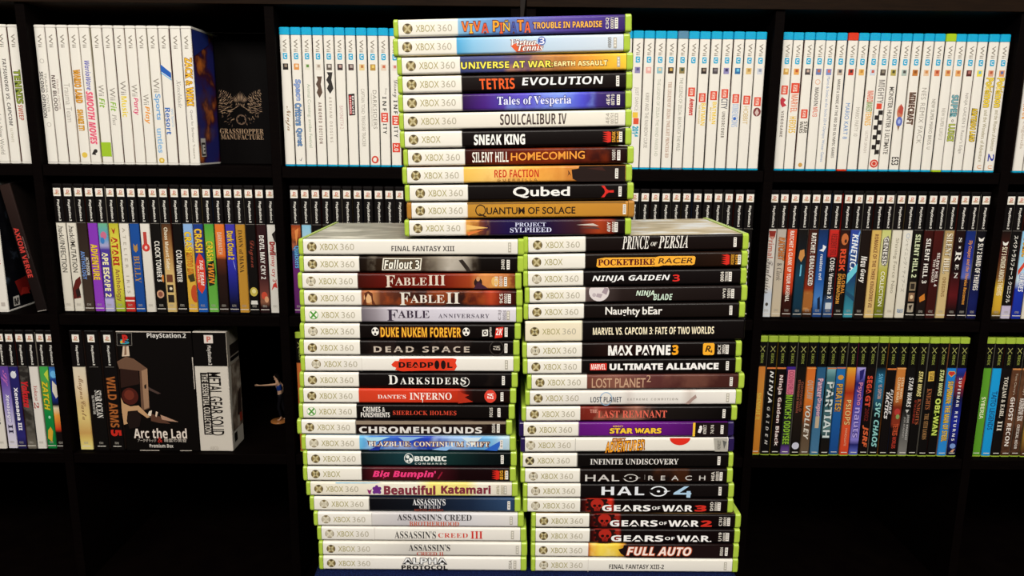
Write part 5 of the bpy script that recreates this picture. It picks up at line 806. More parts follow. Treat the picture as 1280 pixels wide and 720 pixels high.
XB_E = [
 ('orange spine, small olive-yellow title', [(.25, '#cc7c34'), (.4, '#cc8838'), (.6, '#d08a34'), (.96, '#c87c28')], [T('SHENMUE II', 'b', .47, .695, '#d8c050', .3, .72)]),
 ('black spine under orange line, slanted white spaced letters', '#0d0a0a', [BAR(.255, .268, '#d8783c'), T('NINJA', 'bi', .285, .55, '#ecebe8', .24, .72, sp=1.3), T('GAIDEN', 'bi', .585, .905, '#c8c4c0', .34, .64, sp=1.9)]),
 ('black spine under orange line, heavy white title', '#0e0a0a', [BAR(.255, .268, '#d8783c'), T('Ninja Gaiden Black', 'b', .32, .915, '#f0eae4', .26, .74, '#6a2c2c')], {'cover': ink('#c09a28')}),
 ('violet-green spine, pink block over lime letters', [(.25, '#4a2c9c'), (.29, '#28203c'), (.5, '#1c2018'), (.9, '#2a2434'), (.93, '#5a3a84'), (.97, '#6a5090')], [BAR(.275, .48, '#dc7c90', .1, .84), T('ODDWORLD', 'b', .285, .475, '#a83c60', .2, .74), T("MUNCH'S ODDYSEE", 'b', .485, .90, '#94c438', .16, .84, '#2c4a14')]),
 ('dark spine, small brown two-line title, white disc', [(.25, '#120e0c'), (.6, '#221812'), (.96, '#14100c')], [T('ODDWORLD', 'b', .37, .62, '#8a4c38', .2, .46), T("STRANGER'S WRATH", 'b', .355, .63, '#9c5440', .54, .78), ('e', .912, .5, .03, .38, '#d4d4e4')]),
 ('orange spine turning grey-brown, pale slanted words', [(.25, '#d8702c'), (.5, '#e07c30'), (.64, '#c06428'), (.74, '#5a4434'), (.96, '#6a5844')], [BAR(.255, .265, '#e89a50'), T('OUTLAW', 'bi', .36, .52, '#b8a898', .2, .78, skew=.1), T('VOLLEY', 'bi', .57, .86, '#e4dcd0', .26, .78, '#6a5440')]),
 ('steel blue spine, pink-edged white title', [(.25, '#2c5c84'), (.5, '#34688c'), (.96, '#48789c')], [T('Panzer', 'b', .345, .50, '#e4c8d4', .26, .78, '#a04870'), T('Dragoon', 'b', .51, .665, '#e4c8d4', .26, .78, '#a04870'), BAR(.66, .76, '#c8b498', .3, .7)]),
 ('dark spine, teal head, large frosty white letters', [(.25, '#88b8bc'), (.33, '#4a7c84'), (.5, '#2c5660'), (.78, '#5a8084'), (.83, '#141210'), (.96, '#1a1410')], [BAR(.252, .262, '#d8783c'), T('PARTIAH', 'b', .37, .84, '#dce6e6', .14, .86, '#3a5a5c'), ('p', [(.35, .2), (.6, .5), (.58, .6), (.38, .3)], '#18201e')]),
 ('bright blue spine, gold title under a gold emblem', [(.25, '#2470b0'), (.6, '#1f5ea4'), (.96, '#1c4c90')], [BAR(.252, .262, '#d8783c'), ('e', .335, .5, .02, .3, '#d89a40'), T('PIRATES!', 'b', .39, .62, '#dca84a', .2, .82, '#5a2c14')]),
 ('orange spine, yellow head, pale clustered letters', [(.25, '#e8a838'), (.33, '#dc7c28'), (.46, '#a83018'), (.55, '#d86030'), (.75, '#e0542c'), (.96, '#d84828')], [T('PSI', 'b', .52, .60, '#ecc888', .24, .74, '#8a3c18'), T('OPS', 'b', .61, .73, '#ecc080', .2, .78, '#8a3c18'), T('MINDGATE', 'n', .76, .91, '#e8b898', .38, .6)]),
 ('indigo spine, lilac sky and pink then lilac letters', [(.25, '#b4a8e8'), (.32, '#6a64c0'), (.38, '#2a2470'), (.58, '#5a50b8'), (.86, '#8a80d8'), (.9, '#20246c'), (.96, '#5a64c0')], [('p', [(.26, .2), (.34, .3), (.36, .6), (.28, .7)], '#24206c'), T('Psycho', 'b', .375, .565, '#d48cb4', .2, .8, '#5a2468'), T('nauts', 'b', .585, .84, '#b8a8ec', .2, .8, '#3a2c84')], {'cover': ink('#b8286a')}),
 ('black spine, tomato-red rounded words', '#130a0a', [T('SEGA', 'b', .32, .47, '#d84a34', .3, .84, fat=.02), T('GT', 'b', .485, .58, '#d84a34', .3, .84, fat=.02), T('2002', 'b', .59, .70, '#6a1c18', .34, .76), T('JSRF', 'bi', .735, .925, '#dc6438', .2, .84, fat=.02)]),
 ('black spine with teal head, icy slanted title', [(.25, '#101418'), (.36, '#1c6a90'), (.5, '#28607c'), (.62, '#101618'), (.96, '#0e0d0d')], [T('SNK', 'bi', .30, .38, '#6ab0d4', .3, .74), T('VS. CAPCOM', 'b', .39, .51, '#d0a8a0', .3, .66), T('SVC CHAOS', 'bi', .54, .92, '#9cd8d4', .22, .76, '#144a50')]),
 ('black spine, white slanted two-line title', '#100b0b', [BAR(.255, .268, '#d8783c'), T('FUTURE', 'bi', .43, .64, '#e0dcdc', .12, .4), T('TACTICS', 'bi', .45, .68, '#e8e4e4', .46, .82, fat=.02)], {'cover': ink('#a8692c')}),
 ('orange spine turning dark, red picture and red words', [(.25, '#c87c38'), (.5, '#c47434'), (.58, '#7a2c18'), (.72, '#8a3420'), (.76, '#1c0e0c'), (.96, '#140b0a')], [BAR(.252, .262, '#e0a060'), T('STAR WARS', 'b', .33, .51, '#e8d0a8', .16, .42), T('CLONE WARS', 'b', .33, .54, '#e8d0a8', .5, .78), ('e', .62, .5, .03, .3, '#b83a34'), ('e', .66, .4, .02, .2, '#88a05c'), T('TETRIS', 'b', .72, .82, '#d85a34', .24, .76), T('WORLDS', 'b', .83, .93, '#c03c2c', .3, .7)]),
 ('black spine fading to silver, slanted white title', [(.25, '#100d0d'), (.6, '#161414'), (.75, '#4c4a48'), (.96, '#7c7a76')], [T('STAR WARS', 'bi', .33, .58, '#e4e2de', .2, .66), ('p', [(.60, .3), (.63, .5), (.60, .7)], '#c8c6c2'), T('JEDI KNIGHT', 'b', .64, .86, '#c4c2be', .22, .48), T('JEDI ACADEMY', 'b', .66, .84, '#a8a6a2', .56, .78)]),
 ('black spine, yellow slanted title over rust serif words', '#0e0b0a', [T('STAR WARS', 'bi', .28, .49, '#e8dc94', .3, .72, '#6a5c1c'), T('KNIGHTS', 'sb', .51, .725, '#a45434', .2, .56), T('OF THE OLD REPUBLIC', 'b', .52, .72, '#94301f', .64, .86)]),
 ('black spine, gold emblem over bronze serif words', '#0e0b0a', [('p', [(.275, .25), (.355, .2), (.36, .8), (.28, .84)], '#dcb44c'), T('STAR', 'b', .285, .35, '#3c2c10', .3, .7), T('KNIGHTS', 'sb', .42, .595, '#a8623a', .3, .78), T('THE SITH LORDS', 'sb', .63, .85, '#a87c4c', .3, .74)]),
 ('black spine, pale yellow then glowing lime capitals', '#0e0b0a', [T('STAR WARS', 'bi', .265, .485, '#dce09c', .24, .64, '#5c6424'), T('OBI-WAN', 'b', .505, .815, '#d4e468', .24, .76, '#5a7418')]),
 ('azure spine, yellow capitals under a red shield', [(.25, '#1f80d0'), (.6, '#1f74c8'), (.96, '#2c8cd8')], [('p', [(.275, .2), (.275, .8), (.295, .9), (.325, .5), (.295, .1)], '#d8b03c'), ('p', [(.279, .25), (.279, .75), (.294, .84), (.318, .5), (.294, .16)], '#c8342c'), T('SUPERMAN: THE MAN OF STEEL', 'b', .36, .865, '#ecc83c', .22, .74, '#8a5a14')], {'cover': ink('#b87850')}),
 ('navy spine with red head, spaced white letters', [(.25, '#2434a0'), (.31, '#1c2870'), (.38, '#8a2420'), (.5, '#14163c'), (.7, '#1c2894'), (.96, '#0e0e28')], [('p', [(.27, .1), (.33, .3), (.40, .6), (.42, .2), (.34, 0)], '#a02c24'), T('SUPERMAN', 'b', .33, .57, '#e8e8ec', .4, .7, sp=1.5), T('RETURNS', 'b', .61, .86, '#e8e8ec', .4, .7, sp=1.5), ('e', .905, .5, .022, .3, '#7c9cd8'), ('p', [(.93, .2), (.96, .4), (.955, .7), (.935, .5)], '#d8a07c')]),
]
XB_F = [
 ('bright green spine, white title', [(.25, '#5c9c2c'), (.96, '#5a9a28')], [T('SYBERIA', 'b', .49, .675, '#ecf0c8', .3, .72)]),
 ('flat azure spine, navy tall capitals', [(.25, '#1a9cdc'), (.96, '#1a96d8')], [T('TAITO LEGENDS', 'n', .44, .765, '#154a7c', .22, .78, fat=.02)]),
 ('black spine, cream serif title ending in three strokes', '#120d0b', [T('TOEJAM & EARL', 'sb', .32, .66, '#e8e0d0', .28, .76), T('III', 'sb', .69, .775, '#e8e0d0', .28, .76)]),
 ('brown spine, small line above large pale capitals', [(.25, '#5c3a26'), (.6, '#4a2a1c'), (.96, '#442a1c')], [BAR(.25, .262, '#d08a50'), T("Tom Clancy's", 'n', .29, .47, '#c8b8a4', .36, .64), T('GHOST RECON', 'b', .49, .905, '#ece4dc', .3, .76)], {'noise': ('#7a5238', 40, .26, .97, .5)}),
 ('brown spine, pale bordered letters then thin capitals', [(.25, '#543622'), (.6, '#482c1e'), (.96, '#3c261a')], [BAR(.25, .262, '#d08a50'), T("Tom Clancy's", 'n', .29, .47, '#c8b8a4', .36, .64), T('RAINBOW SIX', 'b', .50, .69, '#e4dcd4', .24, .8), T('CRITICAL HOUR', 'b', .72, .93, '#dcd4cc', .4, .7)], {'noise': ('#7a5238', 40, .26, .97, .5)}),
 ('brown spine with yellow patch, cut by the picture edge', [(.25, '#54341f'), (.7, '#4a2c1c'), (.78, '#a88030'), (.96, '#4a2c1c')], [T("Tom Clancy's", 'n', .29, .47, '#c8b8a4', .36, .64), T('SPLINTER CELL', 'b', .5, .9, '#e0d8c8')]),
]
GP = 'black-capped cases '
xb0, xb1 = XL(62.8, 230), XL(343.3, 231.5)
row('ps2', PS_B, xb0, xb1, Z2, '{} from stacks, under white row', GP+'under the white row', True)
xc0 = XL(360.6, 234); pc = (XL(360.6+13.2*11, 236)-xc0)/11
row('ps2', PS_C, xc0, xc0+12*pc, Z2, '{} from stacks, behind white-topped stack', GP+'behind the white-topped stack', True)
xd1 = XL(944.8, 240); pd = (xd1-XL(944.8-13.15*11, 238.5))/11
row('ps2', PS_D, xd1-12*pd, xd1, Z2, '{} from stacks, behind black-topped stack', GP+'behind the black-topped stack', False)
row('ps2', PS_E, XL(960.3, 239), XL(1240.5, 241.5), Z2, '{} from stacks, above green-topped row', GP+'over the green-topped cases', False)
xf = XL(1258.5, 241); pf = .0153
row('ps2', PS_F, xf, xf+4*pf, Z2, 'at the picture edge', GP+'at the picture edge', False)
xa = XL(67, 414); pa = .0150
row('ps2', PS_A, xa-7*pa, xa, Z3, '{} from stacks, beside boxed sets', GP+'beside the boxed sets', True)
GX = 'green-topped cases '
row('xbox', XB_E, XL(946, 418.7), XL(1213.8, 423.7), Z3, '{} from stacks, longer green-topped row', GX+'in the longer row', False)
xf = XL(1233.8, 423.5)
row('xbox', XB_F, xf, xf+6*.0150, Z3, '{} from stacks, shorter green-topped row', GX+'in the shorter row', False)
xo = XL(367.8, 418)
shelf_case('xbox', ('', [(.25, '#c86c34'), (.96, '#c87030')], [T('FABLE', 'b', .5, .7, '#e8d8c0')]), xo+.0075, Z3, .0142, 'green-topped case with orange spine peeping from behind the white-topped stack', None)

# ------------------------------------------------------------------ the wide slipcases and boxed sets
KINDS['slip'] = (M_BLACKP, (.0016, .0016), [(0, '#0c0808'), (.2935, '#0c0808')], mark_ps)
SL = [('wide case, cream-to-gold spine, brown script title', [(.3, '#d8ccb4'), (.45, '#e0ccac'), (.6, '#d4b880'), (.72, '#dcc47c'), (.85, '#c89c58'), (.9, '#d8bc68'), (.97, '#e4d484')], [T('MagnaCarta', 'sc', .37, .74, '#8a6440', .24, .76)], (85.4, 102.9)),
      ('wide black case, white serif title with a small line', '#0c0908', [T('STAR OCEAN', 'sb', .49, .72, '#ece8e0', .18, .62), T('TILL THE END OF TIME', 'b', .53, .69, '#c8c4bc', .68, .84)], (104.0, 123.2)),
      ('wide black case, rust capitals and a red numeral', '#0c0808', [T('WILD ARMS', 'b', .375, .80, '#a8602c', .22, .82, '#3a1c0c'), T('5', 'b', .82, .875, '#c4281c', .12, .86, fat=.03)], (124.2, 143.0))]
for i, (lk, rp, it, (p0, p1)) in enumerate(SL):
    a0, a1 = XL(p0, 422), XL(p1, 422)
    shelf_case('slip', (lk, rp, it), (a0+a1)/2, Z3, a1-a0-.0006, lk+', beside the boxed sets', 'wide cases beside the boxed sets')

KINDS['plain'] = (M_WHITEP, (.003, .003), [], lambda a: put_poly(a, [(.080, -.003), (.086, -.003), (.086, .003), (.080, .003)], -.00008, ink('#b8b0a8')))
CV_DARK = noise_mat('cover_picture_dark', '#0c0c12', '#4a5668', 34, .35, .4, (1, 1, 1), .48, .75, 5, '#141418')
xw = XL(11.5, 388)
wr = shelf_case('plain', ('', '#e2ddd4', [T('SHOWDOWN', 'b', .3, .62, '#b8241c')], {'cover': CV_DARK}), xw-.0078, Z2, .0150, 'white case with dark picture cover beneath the leaning black slipcase', None)
a = Acc()                                    # printed cover seen on its broad side: red patch and rating box
put_poly(a, [(.02, -.052), (.05, -.048), (.06, -.070), (.03, -.076)], -.0002, ink('#8a1c18'))
put_poly(a, [(.030, -.074), (.052, -.076), (.048, -.066), (.036, -.064)], -.0003, ink('#c03028'))
put_poly(a, [(.012, -.0885), (.026, -.0885), (.026, -.074), (.012, -.074)], -.0002, ink('#d8d4cc'))
put_text(a, 'M', .014, .024, -.0865, -.077, -.0004, ink('#1a1614'), 'b', .03)
o = a.build('cover_print', wr, (-.095, 0, .0076)); o.rotation_euler = (0, 0, 0)
for v in o.data.vertices:                    # lay the print on the side face: depth runs along y, height along -x
    d, yy_, h = v.co; v.co = (-h, d, -yy_)
KINDS['axiom'] = (mat('#1c1412', .35, .4, 0, 'dark_card'), (.0006, .0006), [], lambda a: put_poly(a, [(.0935, -.0068), (.0942, -.0068), (.0942, .0068), (.0935, .0068)], -.00008, ink('#b8b0a8')))
t_ = .0172; ln = math.radians(10.5)
xm = (XL(44, 391)+XL(62, 390))/2
ax = shelf_case('axiom', ('', [(0, '#2c1e1a'), (.2, '#241714'), (.5, '#180e0c'), (1, '#120b0a')], [T('AXIOM VERGE', 'b', .335, .725, '#c83c34', .40, .82, '#4a100e'), T('MULTIVERSE EDITION', 'b', .41, .58, '#8a6a64', .22, .32)], {'cover': ink('#140e0c')}), xm, Z2+t_/2*math.sin(ln)+.0003, t_, 'black slipcase with red lettering leaning beside a white case', None, lean=-ln)

def boxed(name, x0, x1, y0, y1, z0, h, m, label, bev=.0012):
    r = empty(name, ((x0+x1)/2, y0, z0)); tag(r, label, 'boxed set')
    a = Acc(); a.box(-(x1-x0)/2, (x1-x0)/2, 0, y1-y0, 0, h, m); b = a.build('box', r, bevel=bev)
    return r
# the picture box with the large white title
y0 = D+.001; x0, x1 = XL(144.6, 418), XL(238.4, 418)
h = .1895
M_CARD = mat('#0a0605', .6, .1, 0, 'black_card'); M_WORN = mat('#cfc4b8', .7, .2, 0, 'worn_white_edge')
ar = boxed('game_box', x0, x1, y0, D+.062, Z3, h, M_CARD, 'black picture box with white two-tone title, between a wide case and a white box')
def loc(px, py, root, DD): p = at(px, py, DD); return (p.x-root.location.x, p.z-root.location.z)
def L2(u, v): return loc(140+u/4.112, 400+v/4.114, ar, D)
a = Acc()
def pic(acc, pts, h_, y): put_poly(acc, [L2(u, v) for u, v in pts], y, ink(h_))
pic(a, [(24, 215), (70, 188), (110, 200), (180, 250), (192, 455), (150, 470), (140, 262), (36, 252)], '#6c4e3c', -.0003)
pic(a, [(150, 262), (180, 250), (190, 450), (165, 460)], '#a07c60', -.0004)
pic(a, [(40, 250), (135, 262), (140, 330), (90, 340), (45, 350)], '#2a1610', -.0004)
pic(a, [(55, 135), (84, 135), (90, 186), (50, 188)], '#d8c0a8', -.0004); pic(a, [(64, 135), (72, 135), (74, 180), (62, 182)], '#8a6a54', -.0005)
pic(a, [(45, 400), (60, 430), (95, 445), (135, 440), (175, 480), (195, 500), (180, 505), (130, 470), (120, 520), (60, 540), (50, 470)], '#c49a70', -.0005)
pic(a, [(80, 470), (130, 465), (150, 500), (140, 550), (90, 560), (75, 520)], '#1c100c', -.0006)
put_poly(a, ring_pts(*L2(92, 393), .0125, .0135), -.0006, ink('#4a1a12')); put_poly(a, ring_pts(*L2(88, 386), .0075, .008), -.0007, ink('#6c2c1e'))
pic(a, [(185, 345), (250, 378), (235, 382), (190, 362)], '#4c3a34', -.0004); pic(a, [(190, 470), (205, 465), (200, 495), (182, 490)], '#e8d8c4', -.0007)
pic(a, [(225, 470), (236, 475), (228, 500), (222, 495)], '#e0c8b0', -.0005); pic(a, [(248, 488), (275, 498), (342, 526), (290, 520), (255, 512)], '#b89078', -.0005); pic(a, [(195, 480), (250, 500), (300, 535), (240, 530), (200, 520)], '#5a3a2c', -.0004)
pic(a, [(165, 335), (176, 330), (174, 355), (166, 352)], '#1a100c', -.0006)
a.build('front_picture', ar)
a = Acc()
def pt(acc, s, u0, u1, v0, v1, h_, st='b', y=-.0009, fat=.0, m=None):
    p, q = L2(u0, v1), L2(u1, v0); put_text(acc, s, p[0], q[0], p[1], q[1], y, m or ink(h_), st, fat)
pt(a, 'PlayStation.2', 180, 378, 68, 98, '#ece8e2', 'b')
pt(a, 'Arc the Lad', 112, 384, 556, 612, '#2a1814', 'b', -.0008, .06); pt(a, 'Arc the Lad', 114, 382, 558, 608, '#ece0d4', 'b')
pt(a, 'アークザラッド', 132, 226, 612, 628, '#d8ccc0', 'n'); pt(a, '精霊の黄昏', 268, 382, 610, 628, '#d8ccc0', 'n'); pt(a, '&', 236, 258, 604, 630, '#c83024', 'bi')
pt(a, 'Premium Box', 194, 314, 638, 656, '#e0d8d0', 'b')
a.build('title_lettering', ar)
a = Acc()
pic(a, [(22, 66), (100, 66), (102, 132), (24, 132)], '#8a847c', -.0003); pic(a, [(24, 68), (98, 68), (100, 130), (26, 130)], '#120c0c', -.0004)
p, q = L2(42, 124), L2(86, 98); put_text(a, 'S', p[0], q[0], p[1], q[1], -.0006, ink('#3a9c9c'), 'b', .02)
pic(a, [(40, 112), (52, 104), (60, 112), (48, 122)], '#e0b838', -.0007); pic(a, [(66, 108), (84, 114), (72, 122)], '#3a68b8', -.0007)
p, q = L2(54, 118), L2(78, 76); put_text(a, 'P', p[0], q[0], p[1], q[1], -.0008, ink('#c82c24'), 'b', .04)
a.build('platform_mark', ar)
a = Acc(); w2 = (x1-x0)/2                    # scuffed pale edges of the card
for (q0, q1, e0, e1) in ((-w2, w2, h-.0014, h), (-w2+.02, -w2+.05, .0003, .0013), (w2-.03, w2-.012, .0003, .0012)): a.box(q0, q1, -.00025, .0006, e0, e1, M_WORN)
a.box(w2-.0011, w2, -.00022, .0003, .10, .15, M_WORN)
a.build('worn_edge', ar)

# the white boxed set with its picture on the broad side
x0, x1 = XL(239.6, 420), XL(282, 420)
mg = boxed('game_box', x0, x1, y0, D+.050, Z3, h, mat('#dcd4c8', .5, .3, 0, 'white_card'), 'white boxed set with black top and tall narrow black lettering, outermost beside the figurine', .0016)
def L3(u, v): return loc(140+u/4.112, 400+v/4.114, mg, D)
w2 = (x1-x0)/2
a = Acc()
zt = L3(500, 238)[1]; a.box(-w2+.0006, w2-.0006, -.0003, .0004, zt, h-.0012, M_CARD)
a.box(w2-.0006, w2+.0003, .0004, .046, h-.055, h-.0012, mat('#b8aea0', .6, .2))
a.build('top_band', mg)
a = Acc()
p, q = L3(473, 120), L3(516, 78); put_poly(a, [(p[0], p[1]), (q[0], p[1]), (q[0], q[1]), (p[0], q[1])], -.0006, ink('#e8dcd4'))
put_text(a, 'P', p[0]+.004, q[0]-.003, p[1]+.002, q[1]-.002, -.0008, ink('#d07a6c'), 'b', .02)
p, q = L3(490, 232), L3(508, 132); put_text(a, 'PlayStation.2', p[0], q[0], p[1], q[1], -.0006, ink('#e0d8d0'), 'b', 0, 0, -90)
a.build('platform_mark', mg)
a = Acc()
p, q = L3(510, 594), L3(556, 270); put_text(a, 'METAL GEAR SOLID', p[0], q[0], p[1], q[1], -.0005, ink('#1c1614'), 'n', .008, 0, -90)
p, q = L3(474, 590), L3(497, 272); put_poly(a, [(p[0], p[1]), (q[0], p[1]), (q[0], q[1]), (p[0], q[1])], -.0003, ink('#1c1614'))
put_text(a, 'THE ESSENTIAL COLLECTION', p[0]+.0019, q[0]-.0019, p[1]+.002, q[1]-.002, -.0005, ink('#d8d0c4'), 'b', 0, 0, -90)
p, q = L3(505, 668), L3(545, 650); put_text(a, 'ABCD', p[0], q[0], p[1], q[1], -.0004, ink('#c8c0b4'), 'b')
a.build('title_lettering', mg)
a = Acc(); sd = lambda pts, h_, k: a.add([(w2+.0002+.0001*k, d, z) for d, z in pts], [tuple(range(len(pts)))], ink(h_))
CVG = noise_mat('side_picture', '#6a5c50', '#cfc4b4', 40, .5, .3, (1, 1, 1), .4, .65, 5, '#9a8878')
a.add([(w2+.0004, d, z) for d, z in ((.004, .03), (.048, .03), (.048, .135), (.012, .135))], [(0, 1, 2, 3)], CVG)
sd([(.010, .148), (.046, .148), (.046, .166), (.010, .166)], '#2a221e', 3); sd([(.010, .140), (.046, .140), (.046, .146), (.010, .146)], '#1a1412', 3)
sd([(.026, .05), (.042, .045), (.044, .09), (.032, .085)], '#3a2c28', 5); sd([(.034, .036), (.044, .036), (.044, .05), (.034, .05)], '#b03c2c', 6); sd([(.008, .012), (.020, .012), (.020, .026), (.008, .026)], '#1c1614', 3)
a.build('side_picture', mg)

# the black box with the embossed bronze crest
DG = D+.072; x0 = XL(251.5, 208)+.0008; x1 = XD[2]-PT-.001
cb = boxed('crest_box', x0, x1, DG, DG+.10, Z1, .186, mat('#060404', .6, .06, 0, 'matt_black_card'), 'black box with a bronze winged crest, standing behind the white cases')
def L4(u, v): return loc(255+u/5.533, 90+v/5.538, cb, DG)
a = Acc(); BZ = mat('#a08468', .35, .5, .3, 'bronze_foil'); BZ2 = mat('#6a5240', .4, .5, .2, 'dark_bronze_foil')
random.seed(4)
def stroke(u, v, an, ln_, wd, m):
    c, s = math.cos(an), math.sin(an); P_ = [(u-c*ln_, v-s*ln_), (u-s*wd, v+c*wd), (u+c*ln_, v+s*ln_), (u+s*wd, v-c*wd)]
    put_poly(a, [L4(*p) for p in P_], -.0003-.00001*random.random(), m)
for sgn in (-1, 1):
    for ring in range(8):                    # feathers of both wings, fanned row by row
        for k in range(11):
            u = 250+sgn*(60+ring*11.5+random.uniform(-4, 4)); v = 128+k*14.5+ring*3-max(0, ring-3)*4+random.uniform(-5, 5)
            if abs(u-250) < 158 and v < 290 and v > 118+max(0, 5-ring)*9:
                stroke(u, v, sgn*math.radians(70-k*7+random.uniform(-14, 14)), random.uniform(7, 13), random.uniform(1.8, 3.6), BZ if random.random() < .62 else BZ2)
    for k in range(16): stroke(250+sgn*(36+random.uniform(0, 90)), 292+random.uniform(-6, 88), sgn*math.radians(random.uniform(10, 90)), random.uniform(6, 13), random.uniform(1.6, 3), BZ2 if random.random() < .75 else BZ)
    for k in range(6): stroke(250+sgn*(14+k*11), 236+k*7, sgn*math.radians(20), 11, 2.8, BZ if k % 2 else BZ2)
for k in range(13): stroke(250+(k-6)*7, 168+abs(k-6)*5, math.radians(90+(k-6)*7), 36-abs(k-6)*2.2, 3.0, BZ if k % 3 else BZ2)
for k in range(7): stroke(250+(k-3)*9, 226+random.uniform(-6, 6), math.radians(90+random.uniform(-20, 20)), 11, 2.6, BZ2 if k % 2 else BZ)
c_ = L4(258, 330); put_ring(a, c_[0], c_[1], .0075, .0075, .80, -.0003, BZ2, 30)
for k in range(6): stroke(258+26*math.cos(k), 330+26*math.sin(k), k+1, 9, 3, BZ2)
a.build('crest', cb)
a = Acc()
for s, v0, v1 in (('GRASSHOPPER', 394, 426), ('MANUFACTURE', 433, 466)):
    p, q = L4(112 if s[0] == 'G' else 118, v1), L4(412, v0); put_text(a, s, p[0], q[0], p[1], q[1], -.0003, BZ, 'sb')
a.build('crest_lettering', cb)

# ------------------------------------------------------------------ the small dancer figurine
p1 = at(349, 527, 1.0); k = (EYE-Z3)/(EYE-p1.z); fy = k; fx = at(349, 527, fy).x
fg = empty('figurine', (fx, fy, Z3)); tag(fg, 'small dark-haired figurine with one arm stretched out, on a round bronze base', 'figurine')
def lathe(name, prof, m, parent, locn=(0, 0, 0), n=40):
    v = []; f = []
    for r_, z in prof:
        for i in range(n): q = 2*math.pi*i/n; v.append((r_*math.cos(q), r_*math.sin(q), z))
    for s in range(len(prof)-1):
        for i in range(n): j = (i+1) % n; f.append((s*n+i, s*n+j, (s+1)*n+j, (s+1)*n+i))
    f.append(tuple(range(n))[::-1]); f.append(tuple(range((len(prof)-1)*n, len(prof)*n)))
    a = Acc(); a.add(v, f, m); return a.build(name, parent, locn, smooth=True)
lathe('base', [(.0135, 0), (.0140, .0008), (.0138, .0022), (.0128, .0028)], mat('#b8743a', .3, .5, .5, 'bronze_base'), fg)
lathe('support_rod', [(.0006, .0028), (.0006, .044)], mat('#a09888', .2, .5, .3, 'clear_rod'), fg, (.0092, .0045, 0), 12)
def skin(name, pts, edges, m, parent, root=0, sub=2):
    me = bpy.data.meshes.new(name); S = .00145
    me.from_pydata([(p[0]*S, p[1]*S, .0030+(p[2]-2.8)*S) for p in pts], edges, []); me.materials.append(m)
    o = bpy.data.objects.new(name, me); C.objects.link(o); o.parent = parent
    sk = o.modifiers.new('skin', 'SKIN'); sk.use_smooth_shade = True
    for i, sv in enumerate(me.skin_vertices[0].data):
        r_ = pts[i][3]*S; sv.radius = (r_*(pts[i][4] if len(pts[i]) > 4 else 1), r_); sv.use_root = i == root
    ss = o.modifiers.new('sub', 'SUBSURF'); ss.levels = sub; ss.render_levels = sub
    return o
M_SKIN = mat('#d8ac8c', .45, .4, 0, 'figure_skin'); M_HAIR = mat('#0e0a0a', .3, .5, 0, 'black_hair'); M_BLUE = mat('#1c3c8c', .5, .3, 0, 'blue_top'); M_DARK = mat('#0c0a10', .6, .2, 0, 'black_leggings')
# joints in millimetres, facing -x; pelvis first
B = [(3, 0, 34, 3.2, 1.2), (2.4, 0, 39, 2.6, 1.2), (1.6, 0, 44, 3.1, 1.25), (0.6, 0, 48.4, 2.2, 1.2), (-.4, 0, 51, 1.2), (-1.2, 0, 53.2, 1.6), (-1.4, 0, 56.2, 2.6), (-1.0, 0, 58.6, 2.0),
     (.2, -4.2, 47.8, 1.5), (-9, -5, 47.2, 1.15), (-18, -5, 46.6, .8), (-21.6, -5, 46.8, .85),
     (1.0, 4.2, 47.6, 1.5), (5.5, 7, 41, 1.15), (3, 7.5, 34, .8), (2, 7.4, 31.4, .9),
     (3, -2.2, 31.5, 2.4), (.6, -2.2, 19, 1.7), (3.4, -2.2, 7, 1.0), (1.2, -2.4, 3.8, .9), (-1.6, -2.4, 3.4, .7),
     (3.4, 2.2, 31.5, 2.4), (4.6, 2.4, 19, 1.7), (8.2, 2.4, 8, 1.0), (7.0, 2.4, 4.2, .9), (4.4, 2.4, 3.5, .7),
     (-3.6, 0, 55.4, .7), (-3.0, 0, 53.6, .9)]
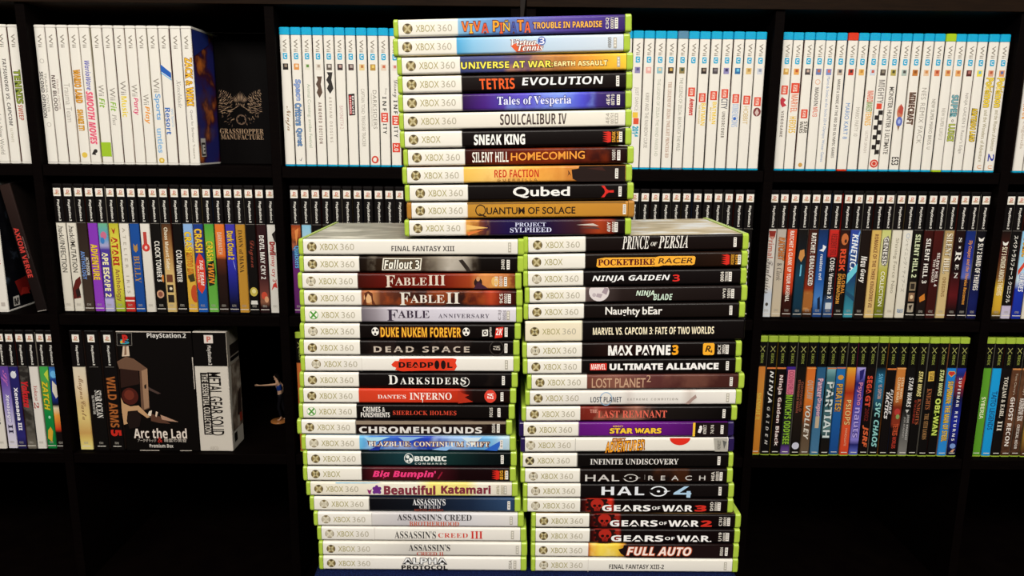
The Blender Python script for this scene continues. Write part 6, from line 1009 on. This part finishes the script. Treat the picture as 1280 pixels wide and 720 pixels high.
E_ = [(0, 1), (1, 2), (2, 3), (3, 4), (4, 5), (5, 6), (6, 7), (3, 8), (8, 9), (9, 10), (10, 11), (3, 12), (12, 13), (13, 14), (14, 15), (0, 16), (16, 17), (17, 18), (18, 19), (19, 20), (0, 21), (21, 22), (22, 23), (23, 24), (24, 25), (6, 26), (5, 27)]
def fingers(wr_, d, up):                     # four unequal fingers and a thumb from the palm vertex
    n0 = len(B); bx, by, bz = B[wr_][:3]
    for i, (ln2, w_) in enumerate(((2.6, .9), (3.0, .3), (2.8, -.3), (2.2, -.9))):
        B.append((bx+d[0]*ln2*.55, by+d[1]*ln2*.55, bz+d[2]*ln2*.55+w_, .26)); B.append((bx+d[0]*ln2, by+d[1]*ln2-.2, bz+d[2]*ln2+w_*1.1-.25, .22))
        E_.extend([(wr_, n0+2*i), (n0+2*i, n0+2*i+1)])
    B.append((bx+d[0]*.7, by, bz+d[2]*.7+up*1.6, .3)); E_.append((wr_, len(B)-1))
fingers(11, (-1, 0, -.05), 1); fingers(15, (-.3, 0, -1), 1)
skin('body', B, E_, M_SKIN, fg)
skin('hair', [(.2, 0, 57, 2.7), (-1.2, 0, 59.2, 1.9), (1.6, 0, 54.5, 1.9), (2.2, 0, 51.5, 1.2), (2.6, 0, 48.6, .7)], [(0, 1), (0, 2), (2, 3), (3, 4)], M_HAIR, fg)
skin('top', [(2.4, 0, 38, 3.1, 1.22), (2.0, 0, 41.5, 3.1, 1.22), (1.5, 0, 45, 3.5, 1.26), (1.2, 0, 46.6, 2.8, 1.2)], [(0, 1), (1, 2), (2, 3)], M_BLUE, fg)
skin('leggings', [(3, 0, 34.4, 3.7, 1.2), (3, -2.2, 31.5, 2.8), (.6, -2.2, 19, 2.05), (3.4, -2.2, 7.4, 1.35), (3.4, 2.2, 31.5, 2.8), (4.6, 2.4, 19, 2.05), (8.2, 2.4, 8.4, 1.35), (2.7, 0, 37, 3.2, 1.2)], [(0, 1), (1, 2), (2, 3), (0, 4), (4, 5), (5, 6), (0, 7)], M_DARK, fg)
